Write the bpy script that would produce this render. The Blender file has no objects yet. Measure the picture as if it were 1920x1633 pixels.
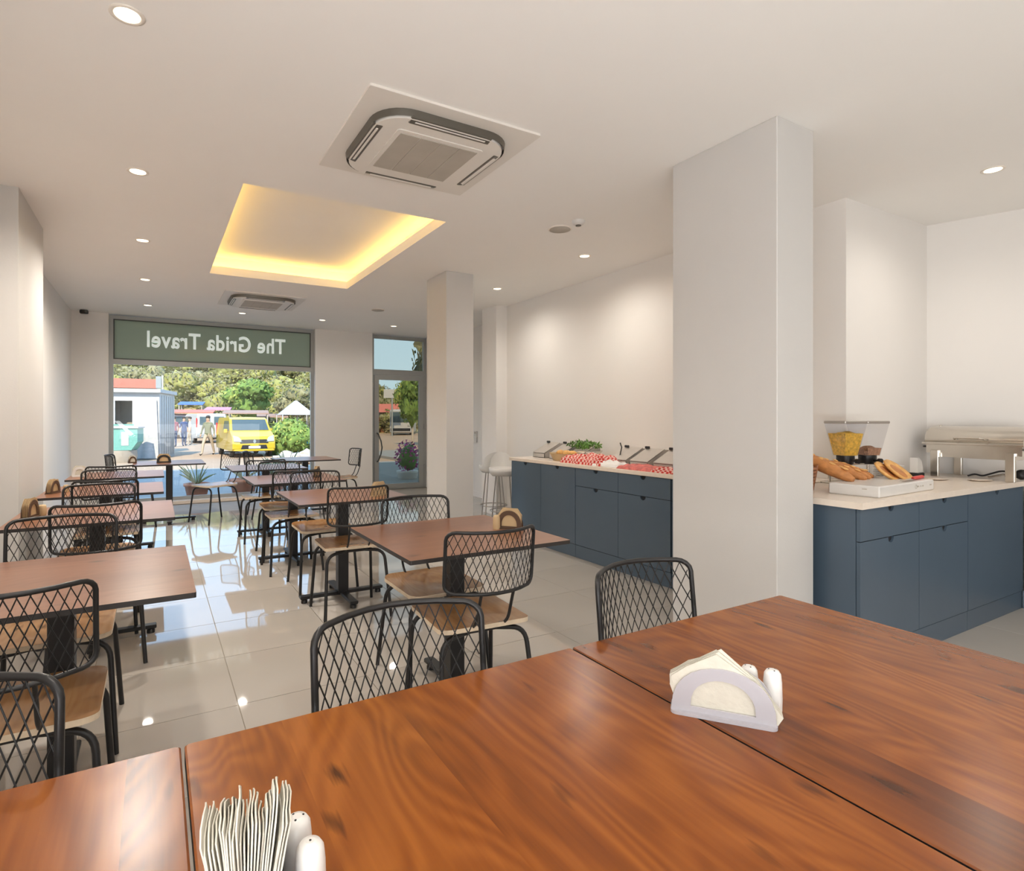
import bpy, bmesh, math, random
from mathutils import Vector, Matrix, Euler
random.seed(7)
R = math.radians
S = bpy.context.scene
C = S.collection

# ------------------------------------------------------------------ camera
EYE = 1.30
cam_d = bpy.data.cameras.new('camera'); cam = bpy.data.objects.new('camera', cam_d); C.objects.link(cam)
cam.location = (0, 0, EYE); cam.rotation_euler = (R(90), 0, -R(29.9335))
cam_d.sensor_fit = 'HORIZONTAL'; cam_d.sensor_width = 36; cam_d.lens = 1076.75 / 1920 * 36
cam_d.shift_x = 50 / 1920; cam_d.shift_y = -31.5 / 1920; cam_d.clip_start = 0.03; cam_d.clip_end = 600
S.camera = cam
# ------------------------------------------------------------------ colour management and light
S.view_settings.view_transform = 'Standard'; S.view_settings.look = 'None'
S.view_settings.exposure = 0.11; S.view_settings.gamma = 1.0; S.view_settings.use_curve_mapping = False
S.cycles.use_denoising = True; S.cycles.max_bounces = 10; S.cycles.diffuse_bounces = 6
S.cycles.sample_clamp_indirect = 6; S.cycles.caustics_reflective = False; S.cycles.caustics_refractive = False
world = bpy.data.worlds.new('sky'); S.world = world; world.use_nodes = True
wn = world.node_tree; wn.nodes.clear()
wo = wn.nodes.new('ShaderNodeOutputWorld'); wb = wn.nodes.new('ShaderNodeBackground')
wt = wn.nodes.new('ShaderNodeTexCoord'); ws = wn.nodes.new('ShaderNodeSeparateXYZ'); wr = wn.nodes.new('ShaderNodeValToRGB')
wn.links.new(wt.outputs['Generated'], ws.inputs[0]); wn.links.new(ws.outputs['Z'], wr.inputs[0])
wn.links.new(wr.outputs[0], wb.inputs[0]); wn.links.new(wb.outputs[0], wo.inputs[0])
wr.color_ramp.elements[0].position = 0.0; wr.color_ramp.elements[0].color = (0.46, 0.70, 0.96, 1)
wr.color_ramp.elements[1].position = 0.6; wr.color_ramp.elements[1].color = (0.26, 0.50, 0.92, 1)
wb.inputs[1].default_value = 2.7

def light(name, kind, loc, energy, color=(1, 1, 1), rot=(0, 0, 0), size=None, size_y=None, **kw):
    d = bpy.data.lights.new(name, kind); d.energy = energy; d.color = color
    if kind == 'AREA':
        d.shape = 'RECTANGLE' if size_y else 'DISK'; d.size = size
        if size_y: d.size_y = size_y
    for k, v in kw.items(): setattr(d, k, v)
    o = bpy.data.objects.new(name, d); o.location = loc; o.rotation_euler = rot; C.objects.link(o)
    return o
sun_dir = Vector((0.30, 0.72, -0.70))
sun = light('sun', 'SUN', (0, 0, 20), 6.8, (1.0, 0.88, 0.70), sun_dir.to_track_quat('-Z', 'Y').to_euler(), angle=R(0.6))
# unseen fill lights added behind the camera to brighten ceiling and walls
light('rear_fill_light', 'AREA', (1.0, -3.1, 1.0), 80, (0.97, 0.98, 1.0), (R(134), 0, 0), 5.0, 1.8)
light('side_fill_light', 'AREA', (-.9, -1.2, 1.1), 165, (0.96, 0.98, 1.0), (R(132), 0, -R(90)), 2.8, 1.8)  # added fill on the left, tilted up; no window is built here
DOWN_W = 70

# ------------------------------------------------------------------ unprojection of the surveyed points (metres, world space)
_f = 1076.75; _t = R(29.9335)
def ray(px, py):
    a = (px - 910.0) / _f
    return Vector((a * math.cos(_t) + math.sin(_t), -a * math.sin(_t) + math.cos(_t), -(py - 785.0) / _f))
def on_z(px, py, z):
    d = ray(px, py); return d * ((z - EYE) / d.z) + Vector((0, 0, EYE))
def at_y(px, py, y):
    d = ray(px, py); return d * (y / d.y) + Vector((0, 0, EYE))

# ------------------------------------------------------------------ materials
def nt(name):
    m = bpy.data.materials.new(name); m.use_nodes = True
    return m, m.node_tree, m.node_tree.nodes['Principled BSDF']
def N(t, kind, **kw):
    n = t.nodes.new(kind)
    for k, v in kw.items(): setattr(n, k, v)
    return n
def setv(n, d):
    for k, v in d.items(): n.inputs[k].default_value = v
def mat(name, col, rough=0.5, metal=0.0, var=0.06, scale=8.0, bump=0.0, bscale=60.0, **kw):
    m, t, b = nt(name)
    tc = N(t, 'ShaderNodeTexCoord'); no = N(t, 'ShaderNodeTexNoise'); setv(no, {'Scale': scale, 'Detail': 4.0})
    t.links.new(tc.outputs['Object'], no.inputs['Vector'])
    mr = N(t, 'ShaderNodeMapRange'); setv(mr, {'From Min': 0.25, 'From Max': 0.75, 'To Min': 1 - var, 'To Max': 1 + var})
    t.links.new(no.outputs['Fac'], mr.inputs['Value'])
    vm = N(t, 'ShaderNodeVectorMath', operation='SCALE'); vm.inputs[0].default_value = col[:3]
    t.links.new(mr.outputs[0], vm.inputs['Scale']); t.links.new(vm.outputs[0], b.inputs['Base Color'])
    setv(b, {'Roughness': rough, 'Metallic': metal})
    for k, v in kw.items(): b.inputs[k].default_value = v
    if bump:
        n2 = N(t, 'ShaderNodeTexNoise'); setv(n2, {'Scale': bscale, 'Detail': 3.0}); t.links.new(tc.outputs['Object'], n2.inputs['Vector'])
        bp = N(t, 'ShaderNodeBump'); setv(bp, {'Strength': bump, 'Distance': 0.01})
        t.links.new(n2.outputs['Fac'], bp.inputs['Height']); t.links.new(bp.outputs[0], b.inputs['Normal'])
    return m
def emit(name, col, s):
    m, t, b = nt(name); setv(b, {'Base Color': (0, 0, 0, 1), 'Emission Color': (*col, 1), 'Emission Strength': s}); return m
def glass(name, tint=(1, 1, 1), gl=0.06, rough=0.0):
    m = bpy.data.materials.new(name); m.use_nodes = True; t = m.node_tree; t.nodes.clear()
    o = N(t, 'ShaderNodeOutputMaterial'); mx = N(t, 'ShaderNodeMixShader'); tr = N(t, 'ShaderNodeBsdfTransparent'); g = N(t, 'ShaderNodeBsdfGlossy')
    lw = N(t, 'ShaderNodeLayerWeight'); lw.inputs[0].default_value = .5
    fr = N(t, 'ShaderNodeMath', operation='POWER'); fr.inputs[1].default_value = 4.0; t.links.new(lw.outputs['Facing'], fr.inputs[0])
    mt = N(t, 'ShaderNodeMath', operation='MULTIPLY_ADD'); mt.inputs[1].default_value = 0.5; mt.inputs[2].default_value = gl
    tr.inputs[0].default_value = (*tint, 1); g.inputs['Roughness'].default_value = rough
    t.links.new(fr.outputs[0], mt.inputs[0]); mt.use_clamp = True
    t.links.new(mt.outputs[0], mx.inputs[0]); t.links.new(tr.outputs[0], mx.inputs[1]); t.links.new(g.outputs[0], mx.inputs[2])
    t.links.new(mx.outputs[0], o.inputs[0]); return m
def wood(name, dark, mid, lite, rough=0.28, plank=0.21, spec=0.5, across=False):
    GX, GY = ('Y', 'X') if across else ('X', 'Y')
    m, t, b = nt(name); L = t.links.new
    tc = N(t, 'ShaderNodeTexCoord'); oi = N(t, 'ShaderNodeObjectInfo')
    off = N(t, 'ShaderNodeVectorMath', operation='MULTIPLY_ADD'); off.inputs[1].default_value = (0, 0, 1); off.inputs[2].default_value = (0, 0, 0)
    rs = N(t, 'ShaderNodeMath', operation='MULTIPLY'); rs.inputs[1].default_value = 17.3; L(oi.outputs['Random'], rs.inputs[0])
    sx = N(t, 'ShaderNodeSeparateXYZ'); L(tc.outputs['Object'], sx.inputs[0])
    dv = N(t, 'ShaderNodeMath', operation='DIVIDE'); dv.inputs[1].default_value = plank; L(sx.outputs[GX], dv.inputs[0])
    ad = N(t, 'ShaderNodeMath', operation='ADD'); L(dv.outputs[0], ad.inputs[0]); L(rs.outputs[0], ad.inputs[1])
    fl = N(t, 'ShaderNodeMath', operation='FLOOR'); L(ad.outputs[0], fl.inputs[0])
    wn_ = N(t, 'ShaderNodeTexWhiteNoise', noise_dimensions='1D'); L(fl.outputs[0], wn_.inputs['W'])
    yo = N(t, 'ShaderNodeMath', operation='MULTIPLY_ADD'); yo.inputs[1].default_value = 7.0; L(fl.outputs[0], yo.inputs[0]); L(sx.outputs[GY], yo.inputs[2])
    cb = N(t, 'ShaderNodeCombineXYZ'); L(sx.outputs[GX], cb.inputs['X']); L(yo.outputs[0], cb.inputs['Y']); L(rs.outputs[0], cb.inputs['Z'])
    def noise(sc, scale, detail, dist=0.0):
        mp = N(t, 'ShaderNodeVectorMath', operation='MULTIPLY'); mp.inputs[1].default_value = sc; L(cb.outputs[0], mp.inputs[0])
        n = N(t, 'ShaderNodeTexNoise'); setv(n, {'Scale': scale, 'Detail': detail, 'Distortion': dist}); L(mp.outputs[0], n.inputs['Vector']); return n
    fine = noise((70, 2.6, 1), 1.0, 5.0); broad = noise((4.6, 1.25, 1), 1.0, 1.2, 0.5); mid_n = noise((16, 1.6, 1), 1.0, 3.0, 0.6)
    rg = N(t, 'ShaderNodeMath', operation='MULTIPLY'); rg.inputs[1].default_value = 95.0; L(broad.outputs['Fac'], rg.inputs[0])
    sn = N(t, 'ShaderNodeMath', operation='SINE'); L(rg.outputs[0], sn.inputs[0])
    a1 = N(t, 'ShaderNodeMath', operation='MULTIPLY_ADD'); a1.inputs[1].default_value = 0.11; L(sn.outputs[0], a1.inputs[0]); fs = N(t, 'ShaderNodeMath', operation='MULTIPLY_ADD'); fs.inputs[1].default_value = 0.55; fs.inputs[2].default_value = 0.22; L(fine.outputs['Fac'], fs.inputs[0]); L(fs.outputs[0], a1.inputs[2])
    a2 = N(t, 'ShaderNodeMath', operation='MULTIPLY_ADD'); a2.inputs[1].default_value = 0.75; L(mid_n.outputs['Fac'], a2.inputs[0]); L(a1.outputs[0], a2.inputs[2])
    a3 = N(t, 'ShaderNodeMath', operation='MULTIPLY_ADD'); a3.inputs[1].default_value = 0.42; L(wn_.outputs['Value'], a3.inputs[0]); L(a2.outputs[0], a3.inputs[2])
    cr = N(t, 'ShaderNodeValToRGB'); L(a3.outputs[0], cr.inputs[0]); e = cr.color_ramp.elements
    e[0].position = 0.62; e[0].color = (*dark, 1); e[1].position = 1.28 if False else 1.0; e[1].color = (*mid, 1)
    mr = N(t, 'ShaderNodeMapRange'); setv(mr, {'From Min': 0.64, 'From Max': 1.52, 'To Min': 0.0, 'To Max': 1.0}); L(a3.outputs[0], mr.inputs['Value'])
    L(mr.outputs[0], cr.inputs[0]); e[0].position = 0.08; e[1].position = 0.5; n3 = e.new(0.92); n3.color = (*lite, 1)
    # knots
    mp = N(t, 'ShaderNodeVectorMath', operation='MULTIPLY'); mp.inputs[1].default_value = (11.0, 5.0, 1); L(cb.outputs[0], mp.inputs[0])
    wob = N(t, 'ShaderNodeVectorMath', operation='MULTIPLY_ADD'); wob.inputs[1].default_value = (0.5, 0.5, 0.0); L(fine.outputs['Color'], wob.inputs[0]); L(mp.outputs[0], wob.inputs[2])
    vo = N(t, 'ShaderNodeTexVoronoi'); setv(vo, {'Scale': 1.0}); L(wob.outputs[0], vo.inputs['Vector'])
    k1 = N(t, 'ShaderNodeMapRange'); setv(k1, {'From Min': 0.05, 'From Max': 0.19, 'To Min': 0.9, 'To Max': 0.0}); L(vo.outputs['Distance'], k1.inputs['Value'])
    sp = N(t, 'ShaderNodeSeparateColor'); L(vo.outputs['Color'], sp.inputs[0])
    gt = N(t, 'ShaderNodeMath', operation='GREATER_THAN'); gt.inputs[1].default_value = 0.5; L(sp.outputs[0], gt.inputs[0])
    km = N(t, 'ShaderNodeMath', operation='MULTIPLY'); L(k1.outputs[0], km.inputs[0]); L(gt.outputs[0], km.inputs[1])
    mx = N(t, 'ShaderNodeMix', data_type='RGBA'); L(km.outputs[0], mx.inputs['Factor']); L(cr.outputs[0], mx.inputs[6]); mx.inputs[7].default_value = (*[c * 0.35 for c in dark], 1)
    L(mx.outputs[2], b.inputs['Base Color'])
    setv(b, {'Roughness': rough, 'Specular IOR Level': spec})
    return m
M = {}
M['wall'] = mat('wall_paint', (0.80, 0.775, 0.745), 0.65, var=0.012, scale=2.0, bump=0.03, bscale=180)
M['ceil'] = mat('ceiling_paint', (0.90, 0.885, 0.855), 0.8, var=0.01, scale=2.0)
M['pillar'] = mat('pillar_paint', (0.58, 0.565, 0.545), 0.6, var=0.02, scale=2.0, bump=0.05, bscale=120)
M['tile'] = mat('polished_tile', (0.43, 0.395, 0.355), 0.035, var=0.05, scale=1.2, IOR=1.65)
M['grout'] = mat('grout', (0.30, 0.26, 0.21), 0.8)
M['wood'] = wood('table_laminate', (0.105, 0.026, 0.004), (0.195, 0.052, 0.006), (0.275, 0.084, 0.012), 0.25, 0.20, 0.36)
M['wood2'] = wood('cafe_table_laminate', (0.165, 0.060, 0.026), (0.205, 0.080, 0.036), (0.245, 0.100, 0.048), 0.29, 0.26, 0.75, True)
M['edge'] = mat('dark_table_edge', (0.022, 0.017, 0.015), 0.45)
M['seat'] = wood('seat_veneer', (0.30, 0.150, 0.058), (0.36, 0.190, 0.080), (0.42, 0.235, 0.105), 0.25, 0.9, 0.5)
M['ply'] = mat('plywood_edge', (0.62, 0.50, 0.36), 0.5, var=0.1, scale=40)
M['black'] = mat('black_metal', (0.018, 0.017, 0.017), 0.38, 0.3)
M['blue'] = mat('slate_blue_lacquer', (0.072, 0.105, 0.143), 0.27, var=0.03, scale=3)
M['gap'] = mat('dark_recess', (0.008, 0.010, 0.014), 0.8)
M['top'] = mat('cream_worktop', (0.80, 0.70, 0.60), 0.22, var=0.03, scale=30)
M['alu'] = mat('grey_aluminium', (0.36, 0.365, 0.35), 0.4, 0.35, var=0.02)
M['alu_d'] = mat('dark_gasket', (0.06, 0.065, 0.06), 0.5)
M['film'] = mat('frosted_sign_film', (0.235, 0.285, 0.25), 0.12, var=0.02, scale=1.5)
def translucent(m, col, fac):
    t = m.node_tree; b = t.nodes['Principled BSDF']; o = next(n for n in t.nodes if n.type == 'OUTPUT_MATERIAL')
    tr = N(t, 'ShaderNodeBsdfTranslucent'); tr.inputs[0].default_value = (*col, 1); mx = N(t, 'ShaderNodeMixShader'); mx.inputs[0].default_value = fac
    t.links.new(b.outputs[0], mx.inputs[1]); t.links.new(tr.outputs[0], mx.inputs[2]); t.links.new(mx.outputs[0], o.inputs[0])
translucent(M['film'], (0.66, 0.60, 0.42), .5)
M['letter'] = mat('white_lettering', (0.85, 0.92, 0.88), 0.5, var=0.02, **{'Emission Color': (.85, 1, .95, 1), 'Emission Strength': .28})  # glow added to the letters, imitating daylight through them
M['glass'] = glass('window_glass', (0.97, 0.985, 0.97), 0.03)
M['dglass'] = glass('dimming_door_glass', (0.62, 0.58, 0.50), 0.03)  # tint added to dim the bright sky seen through the door
M['clear'] = glass('clear_plastic', (0.93, 0.93, 0.94), 0.07, 0.05)
M['white'] = mat('white_plastic', (0.66, 0.645, 0.62), 0.32, var=0.02)
M['lilac'] = mat('translucent_white_acrylic', (0.47, 0.455, 0.485), 0.18, var=0.03, **{'Transmission Weight': 0.15})
M['napkin'] = mat('napkin_paper', (0.56, 0.53, 0.45), 0.85, var=0.05, scale=30, bump=0.15, bscale=90)
M['cover'] = mat('white_cover', (0.78, 0.77, 0.76), 0.7)
M['grille'] = mat('grille_grey', (0.47, 0.43, 0.37), 0.6, bump=0.3, bscale=500)
M['acw'] = mat('ac_white', (0.77, 0.735, 0.68), 0.4, var=0.01)
M['acd'] = mat('ac_dark_trim', (0.13, 0.12, 0.10), 0.35, 0.4)
M['steel'] = mat('brushed_steel', (0.62, 0.58, 0.52), 0.22, 0.95, var=0.06, scale=6)
M['steel_d'] = mat('dull_steel', (0.42, 0.39, 0.36), 0.38, 0.8)
M['bread'] = mat('bread_crust', (0.52, 0.215, 0.065), 0.6, var=0.3, scale=22, bump=0.4, bscale=50)
M['bread2'] = mat('toasted_crumb', (0.72, 0.40, 0.13), 0.7, var=0.2, scale=30, bump=0.4, bscale=60)
M['corn'] = mat('corn_flakes', (0.80, 0.47, 0.06), 0.6, var=0.35, scale=60, bump=0.8, bscale=70)
M['muesli'] = mat('muesli', (0.42, 0.22, 0.13), 0.8, var=0.4, scale=80, bump=0.8, bscale=80)
M['red'] = mat('red_handle', (0.62, 0.03, 0.02), 0.35)
M['terra'] = mat('terracotta', (0.46, 0.20, 0.13), 0.8, var=0.12, scale=12)
M['leaf'] = mat('leaf_green', (0.12, 0.25, 0.05), 0.55, var=0.4, scale=9)
M['greens'] = mat('salad_leaves', (0.10, 0.24, 0.03), 0.5, var=0.5, scale=40)
M['agave'] = mat('agave_green', (0.25, 0.33, 0.18), 0.5, var=0.25, scale=10)
M['wicker'] = mat('wicker', (0.30, 0.13, 0.06), 0.7, var=0.3, scale=50)
M['fabric_ck'] = None
def check_cloth():
    m, t, b = nt('red_gingham'); L = t.links.new
    tc = N(t, 'ShaderNodeTexCoord'); ck = N(t, 'ShaderNodeTexChecker'); ck.inputs['Scale'].default_value = 42
    ck.inputs['Color1'].default_value = (0.50, 0.03, 0.022, 1); ck.inputs['Color2'].default_value = (0.72, 0.46, 0.40, 1)
    L(tc.outputs['Object'], ck.inputs['Vector']); L(ck.outputs[0], b.inputs['Base Color']); setv(b, {'Roughness': 0.85}); return m
M['gingham'] = check_cloth()
M['pinkcloth'] = mat('pink_cloth', (0.62, 0.17, 0.15), 0.85, var=0.35, scale=25)
M['warm'] = emit('downlight_lens', (1.0, 0.84, 0.60), 3.2)
M['led'] = emit('led_strip', (1.0, 0.60, 0.13), 13.0)
M['bezel'] = mat('downlight_bezel', (0.80, 0.74, 0.66), 0.4)

# ------------------------------------------------------------------ mesh helpers
class MB:
    def __init__(s): s.v = []; s.f = []; s.m = []; s.sm = []
    def add(s, vs, fs, mi=0, smooth=False):
        o = len(s.v); s.v += [tuple(v) for v in vs]
        for f in fs: s.f.append(tuple(i + o for i in f)); s.m.append(mi); s.sm.append(smooth)
    def box(s, c, d, rot=None, mi=0, bev=0.0):
        x, y, z = (k / 2 for k in d)
        if bev > 0:
            b = min(bev, x * .9, y * .9, z * .9); vs = []; 
            for sz in (-1, 1):
                for (ax, ay, az) in ((x - b, y - b, z), (x, y, z - b)):
                    pass
            rings = []
            def ring(ix, iy, zz, r):
                return [(-ix + r, -iy, zz), (ix - r, -iy, zz), (ix, -iy + r, zz), (ix, iy - r, zz), (ix - r, iy, zz), (-ix + r, iy, zz), (-ix, iy - r, zz), (-ix, -iy + r, zz)]
            rings = [ring(x - b, y - b, -z, b * .5), ring(x, y, -z + b, b), ring(x, y, z - b, b), ring(x - b, y - b, z, b * .5)]
            vs = [p for r_ in rings for p in r_]; fs = [tuple(range(7, -1, -1)), tuple(range(24, 32))]
            for k in range(3):
                for i in range(8): j = (i + 1) % 8; fs.append((k * 8 + i, k * 8 + j, k * 8 + 8 + j, k * 8 + 8 + i))
        else:
            vs = [(-x, -y, -z), (x, -y, -z), (x, y, -z), (-x, y, -z), (-x, -y, z), (x, -y, z), (x, y, z), (-x, y, z)]
            fs = [(0, 3, 2, 1), (4, 5, 6, 7), (0, 1, 5, 4), (1, 2, 6, 5), (2, 3, 7, 6), (3, 0, 4, 7)]
        m = Matrix.Translation(c)
        if rot is not None: m = m @ Euler(rot).to_matrix().to_4x4()
        s.add([m @ Vector(v) for v in vs], fs, mi); return s
    def span(s, a, b, mi=0, bev=0.0):
        return s.box([(p + q) / 2 for p, q in zip(a, b)], [abs(q - p) for p, q in zip(a, b)], None, mi, bev)
    def tube(s, pts, r, n=8, closed=False, mi=0, flat=1.0):
        pts = [Vector(p) for p in pts]; k = len(pts); rr = r if isinstance(r, (list, tuple)) else [r] * k
        vs = []; up = None
        for i, p in enumerate(pts):
            if closed: d = (pts[(i + 1) % k] - pts[i - 1])
            else: d = pts[min(i + 1, k - 1)] - pts[max(i - 1, 0)]
            d.normalize()
            if up is None:
                up = Vector((0, 0, 1)) if abs(d.z) < 0.9 else Vector((0, 1, 0))
            u = (up - d * up.dot(d))
            if u.length < 1e-4: u = d.orthogonal()
            u.normalize(); w = d.cross(u); up = u
            for j in range(n):
                a = 2 * math.pi * j / n; vs.append(p + u * math.cos(a) * rr[i] + w * math.sin(a) * rr[i] * flat)
        fs = []
        for i in range(k if closed else k - 1):
            b = ((i + 1) % k) * n
            for j in range(n): fs.append((i * n + j, i * n + (j + 1) % n, b + (j + 1) % n, b + j))
        s.add(vs, fs, mi, True)
        if not closed: s.add(vs[:n], [tuple(range(n - 1, -1, -1))], mi); s.add(vs[-n:], [tuple(range(n))], mi)
        return s
    def prism(s, poly, z0, z1, mi=0, mside=None, tf=None):
        n = len(poly); vs = [(x, y, z0) for x, y in poly] + [(x, y, z1) for x, y in poly]
        if tf: vs = [tf(v) for v in vs]
        s.add(vs, [tuple(range(n - 1, -1, -1)), tuple(range(n, 2 * n))], mi)
        s.add(vs, [(i, (i + 1) % n, n + (i + 1) % n, n + i) for i in range(n)], mi if mside is None else mside); return s
    def lathe(s, prof, c=(0, 0, 0), n=20, mi=0, sx=1, sy=1, smooth=True):
        vs = []; k = len(prof)
        for r, z in prof:
            for j in range(n): a = 2 * math.pi * j / n; vs.append((c[0] + r * sx * math.cos(a), c[1] + r * sy * math.sin(a), c[2] + z))
        fs = [(i * n + j, i * n + (j + 1) % n, (i + 1) * n + (j + 1) % n, (i + 1) * n + j) for i in range(k - 1) for j in range(n)]
        s.add(vs, fs, mi, smooth)
        s.add(vs[:n], [tuple(range(n - 1, -1, -1))], mi); s.add(vs[-n:], [tuple(range(n))], mi); return s
    def grid(s, nu, nv, fn, mi=0, smooth=True, thick=None):
        vs = [fn(i / nu, j / nv) for j in range(nv + 1) for i in range(nu + 1)]
        fs = [(j * (nu + 1) + i, j * (nu + 1) + i + 1, (j + 1) * (nu + 1) + i + 1, (j + 1) * (nu + 1) + i) for j in range(nv) for i in range(nu)]
        s.add(vs, fs, mi, smooth)
        if thick:
            t = Vector(thick); s.add([Vector(v) + t for v in vs], [f[::-1] for f in fs], mi, smooth)
            bd = [i for i in range(nu + 1)] + [(j) * (nu + 1) + nu for j in range(1, nv + 1)] + [nv * (nu + 1) + i for i in range(nu - 1, -1, -1)] + [j * (nu + 1) for j in range(nv - 1, 0, -1)]
            a = [vs[i] for i in bd]; n = len(a); b = [Vector(v) + t for v in a]
            s.add(a + b, [(i, n + i, n + (i + 1) % n, (i + 1) % n) for i in range(n)], mi)
        return s
    def blob(s, c, r, seed=0, amp=0.2, sub=2, mi=0, sz=1.0, fr=2.0):
        from mathutils import noise
        bm = bmesh.new(); bmesh.ops.create_icosphere(bm, subdivisions=sub, radius=1.0)
        vs = []
        for v in bm.verts:
            k = 1 + amp * noise.noise(v.co * fr + Vector((seed * 3.7, seed, 0))) * 2
            p = v.co * k; rx = r if not isinstance(r, (tuple, list)) else None
            if rx is None: vs.append((c[0] + p.x * r[0], c[1] + p.y * r[1], c[2] + p.z * r[2]))
            else: vs.append((c[0] + p.x * r, c[1] + p.y * r, c[2] + p.z * r * sz))
        fs = [tuple(v.index for v in f.verts) for f in bm.faces]; bm.free(); s.add(vs, fs, mi, True); return s
    def leaves(s, c, r, n, size, rnd, mi=0, fill=0.45, elong=1.8):
        for _ in range(n):
            d = Vector((rnd.gauss(0, 1), rnd.gauss(0, 1), rnd.gauss(0, 1))).normalized()
            k = fill + (1.05 - fill) * rnd.random() ** 0.5
            p = Vector(c) + Vector((d.x * r[0], d.y * r[1], d.z * r[2])) * k
            a = Vector((rnd.gauss(0, 1), rnd.gauss(0, 1), rnd.gauss(0, 1))).normalized(); b = a.cross(d + Vector((.01, .02, .03))).normalized()
            sz = size * rnd.uniform(.6, 1.3)
            s.add([p - a * sz * elong, p + b * sz * .6, p + a * sz * elong, p - b * sz * .6], [(0, 1, 2, 3)], mi)
        return s
    def build(s, name, mats, parent=None, loc=None, rot=None):
        me = bpy.data.meshes.new(name); me.from_pydata(s.v, [], s.f)
        if not isinstance(mats, (list, tuple)): mats = [mats]
        for m in mats: me.materials.append(m)
        me.polygons.foreach_set('material_index', s.m); me.polygons.foreach_set('use_smooth', s.sm); me.update()
        o = bpy.data.objects.new(name, me); C.objects.link(o)
        if parent: o.parent = parent
        if loc is not None: o.location = loc
        if rot is not None: o.rotation_euler = rot
        return o
def tag(o, label=None, cat=None, group=None, kind=None):
    if label: o['label'] = label
    if cat: o['category'] = cat
    if group: o['group'] = group
    if kind: o['kind'] = kind
    return o
def thing(name, loc, label, cat, rz=0.0, group=None, scale=1.0):
    o = bpy.data.objects.new(name, None); o.empty_display_size = 0.1; C.objects.link(o); o.location = loc; o.rotation_euler = (0, 0, rz)
    o.scale = (scale,) * 3
    return tag(o, label, cat, group)
def copy_tree(o, parent=None):
    c = o.copy(); C.objects.link(c)
    if parent: c.parent = parent
    for ch in list(o.children): copy_tree(ch, c)
    return c
def place(o, loc, rz, label, group=None):
    o.location = loc; o.rotation_euler = (0, 0, rz); o['label'] = label
    if group: o['group'] = group
    return o
def struct(name, mb, m, parent=None, label=None):
    o = mb.build(name, m, parent)
    if parent is None: o['kind'] = 'structure'
    if label: o['label'] = label
    return o
def arc(c, r, a0, a1, n=6):
    return [(c[0] + r * math.cos(a0 + (a1 - a0) * i / n), c[1] + r * math.sin(a0 + (a1 - a0) * i / n)) for i in range(n + 1)]
def rrect(w, h, r, n=5):
    o = []
    for sx, sy, a in ((1, -1, -90), (1, 1, 0), (-1, 1, 90), (-1, -1, 180)):
        o += arc((sx * (w / 2 - r), sy * (h / 2 - r)), r, R(a), R(a + 90), n)
    return o

# ================================================================== ROOM
H = 2.83; X0 = -1.02; YB = 9.92; YR = -3.2
XR = 4.15
fl = MB().span((X0 - .2, YR - .2, -0.25), (7.2, 10.12, -0.006)); floor = struct('floor', fl, M['grout'], label='cream polished tile floor')
# tiles, 60 cm with a fine joint, each laid a hair out of level
ts = 0.6; g = 0.0016
tile_me = None
rnd = random.Random(3)
cnt = 0
tm = MB(); tm.box((0, 0, -0.004), (ts - 2 * g, ts - 2 * g, 0.008), None, 0, 0.0008)
for iy in range(-2, 14):
    y0 = 2.82 - 0.6 * 4 + ts * iy
    y0 = 0.42 + ts * (iy)
    for ix in range(-3, 10):
        x0 = 0.33 + ts * ix; x1 = x0 + ts; xa = max(x0, X0); xb = min(x1, 5.6)
        y1 = y0 + ts; ya = y0; yb = min(y1, YB + 0.1)
        if xb - xa < .05 or yb - ya < .05 or y1 < -0.1: continue
        if xa > 4.7 and ya > 2.3: continue
        cx, cy = (xa + xb) / 2, (ya + yb) / 2
        dx = 0.5 * cx + 0.866 * cy
        if dx < 0.6: continue
        t = (rnd.gauss(0, 0.0007), rnd.gauss(0, 0.0007), 0)
        if abs((xb - xa) - ts) < 1e-3 and abs((yb - ya) - ts) < 1e-3:
            if tile_me is None: o = tm.build('tile', M['tile'], floor); tile_me = o.data
            else: o = bpy.data.objects.new('tile', tile_me); C.objects.link(o); o.parent = floor
        else:
            o = MB().box((0, 0, -0.004), (xb - xa - 2 * g, yb - ya - 2 * g, 0.008), None, 0, 0.0008).build('tile', M['tile'], floor)
        o.location = (cx, cy, 0); o.rotation_euler = t; cnt += 1
# ceiling with the lit tray
tx0, tx1, ty0, ty1 = 0.50, 1.965, 4.02, 6.68
LIP = 0.085; CAV = 0.13
ce = MB()
ce.span((X0 - .2, YR - .2, H), (tx0, 10.1, H + LIP)); ce.span((tx1, YR - .2, H), (7.2, 10.1, H + LIP))
ce.span((tx0, YR - .2, H), (tx1, ty0, H + LIP)); ce.span((tx0, ty1, H), (tx1, 10.1, H + LIP))
z2, z3 = H + LIP, H + LIP + CAV
w = 0.13
ce.span((X0 - .2, YR - .2, z2), (tx0 - w, 10.1, z3)); ce.span((tx1 + w, YR - .2, z2), (7.2, 10.1, z3))
ce.span((tx0 - w, YR - .2, z2), (tx1 + w, ty0 - w, z3)); ce.span((tx0 - w, ty1 + w, z2), (tx1 + w, 10.1, z3))
ce.span((X0 - .2, YR - .2, z3), (7.2, 10.1, z3 + 0.1))
ceiling = struct('ceiling', ce, M['ceil'], label='warm white ceiling with a recessed lit tray')
led = MB()
for a, b in (((tx0 - .08, ty0 - .08), (tx0 - .06, ty1 + .08)), ((tx1 + .06, ty0 - .08), (tx1 + .08, ty1 + .08)), ((tx0 - .06, ty0 - .08), (tx1 + .06, ty0 - .06)), ((tx0 - .06, ty1 + .06), (tx1 + .06, ty1 + .08))):
    led.span((a[0], a[1], z2 + 0.002), (b[0], b[1], z2 + 0.012))
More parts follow.
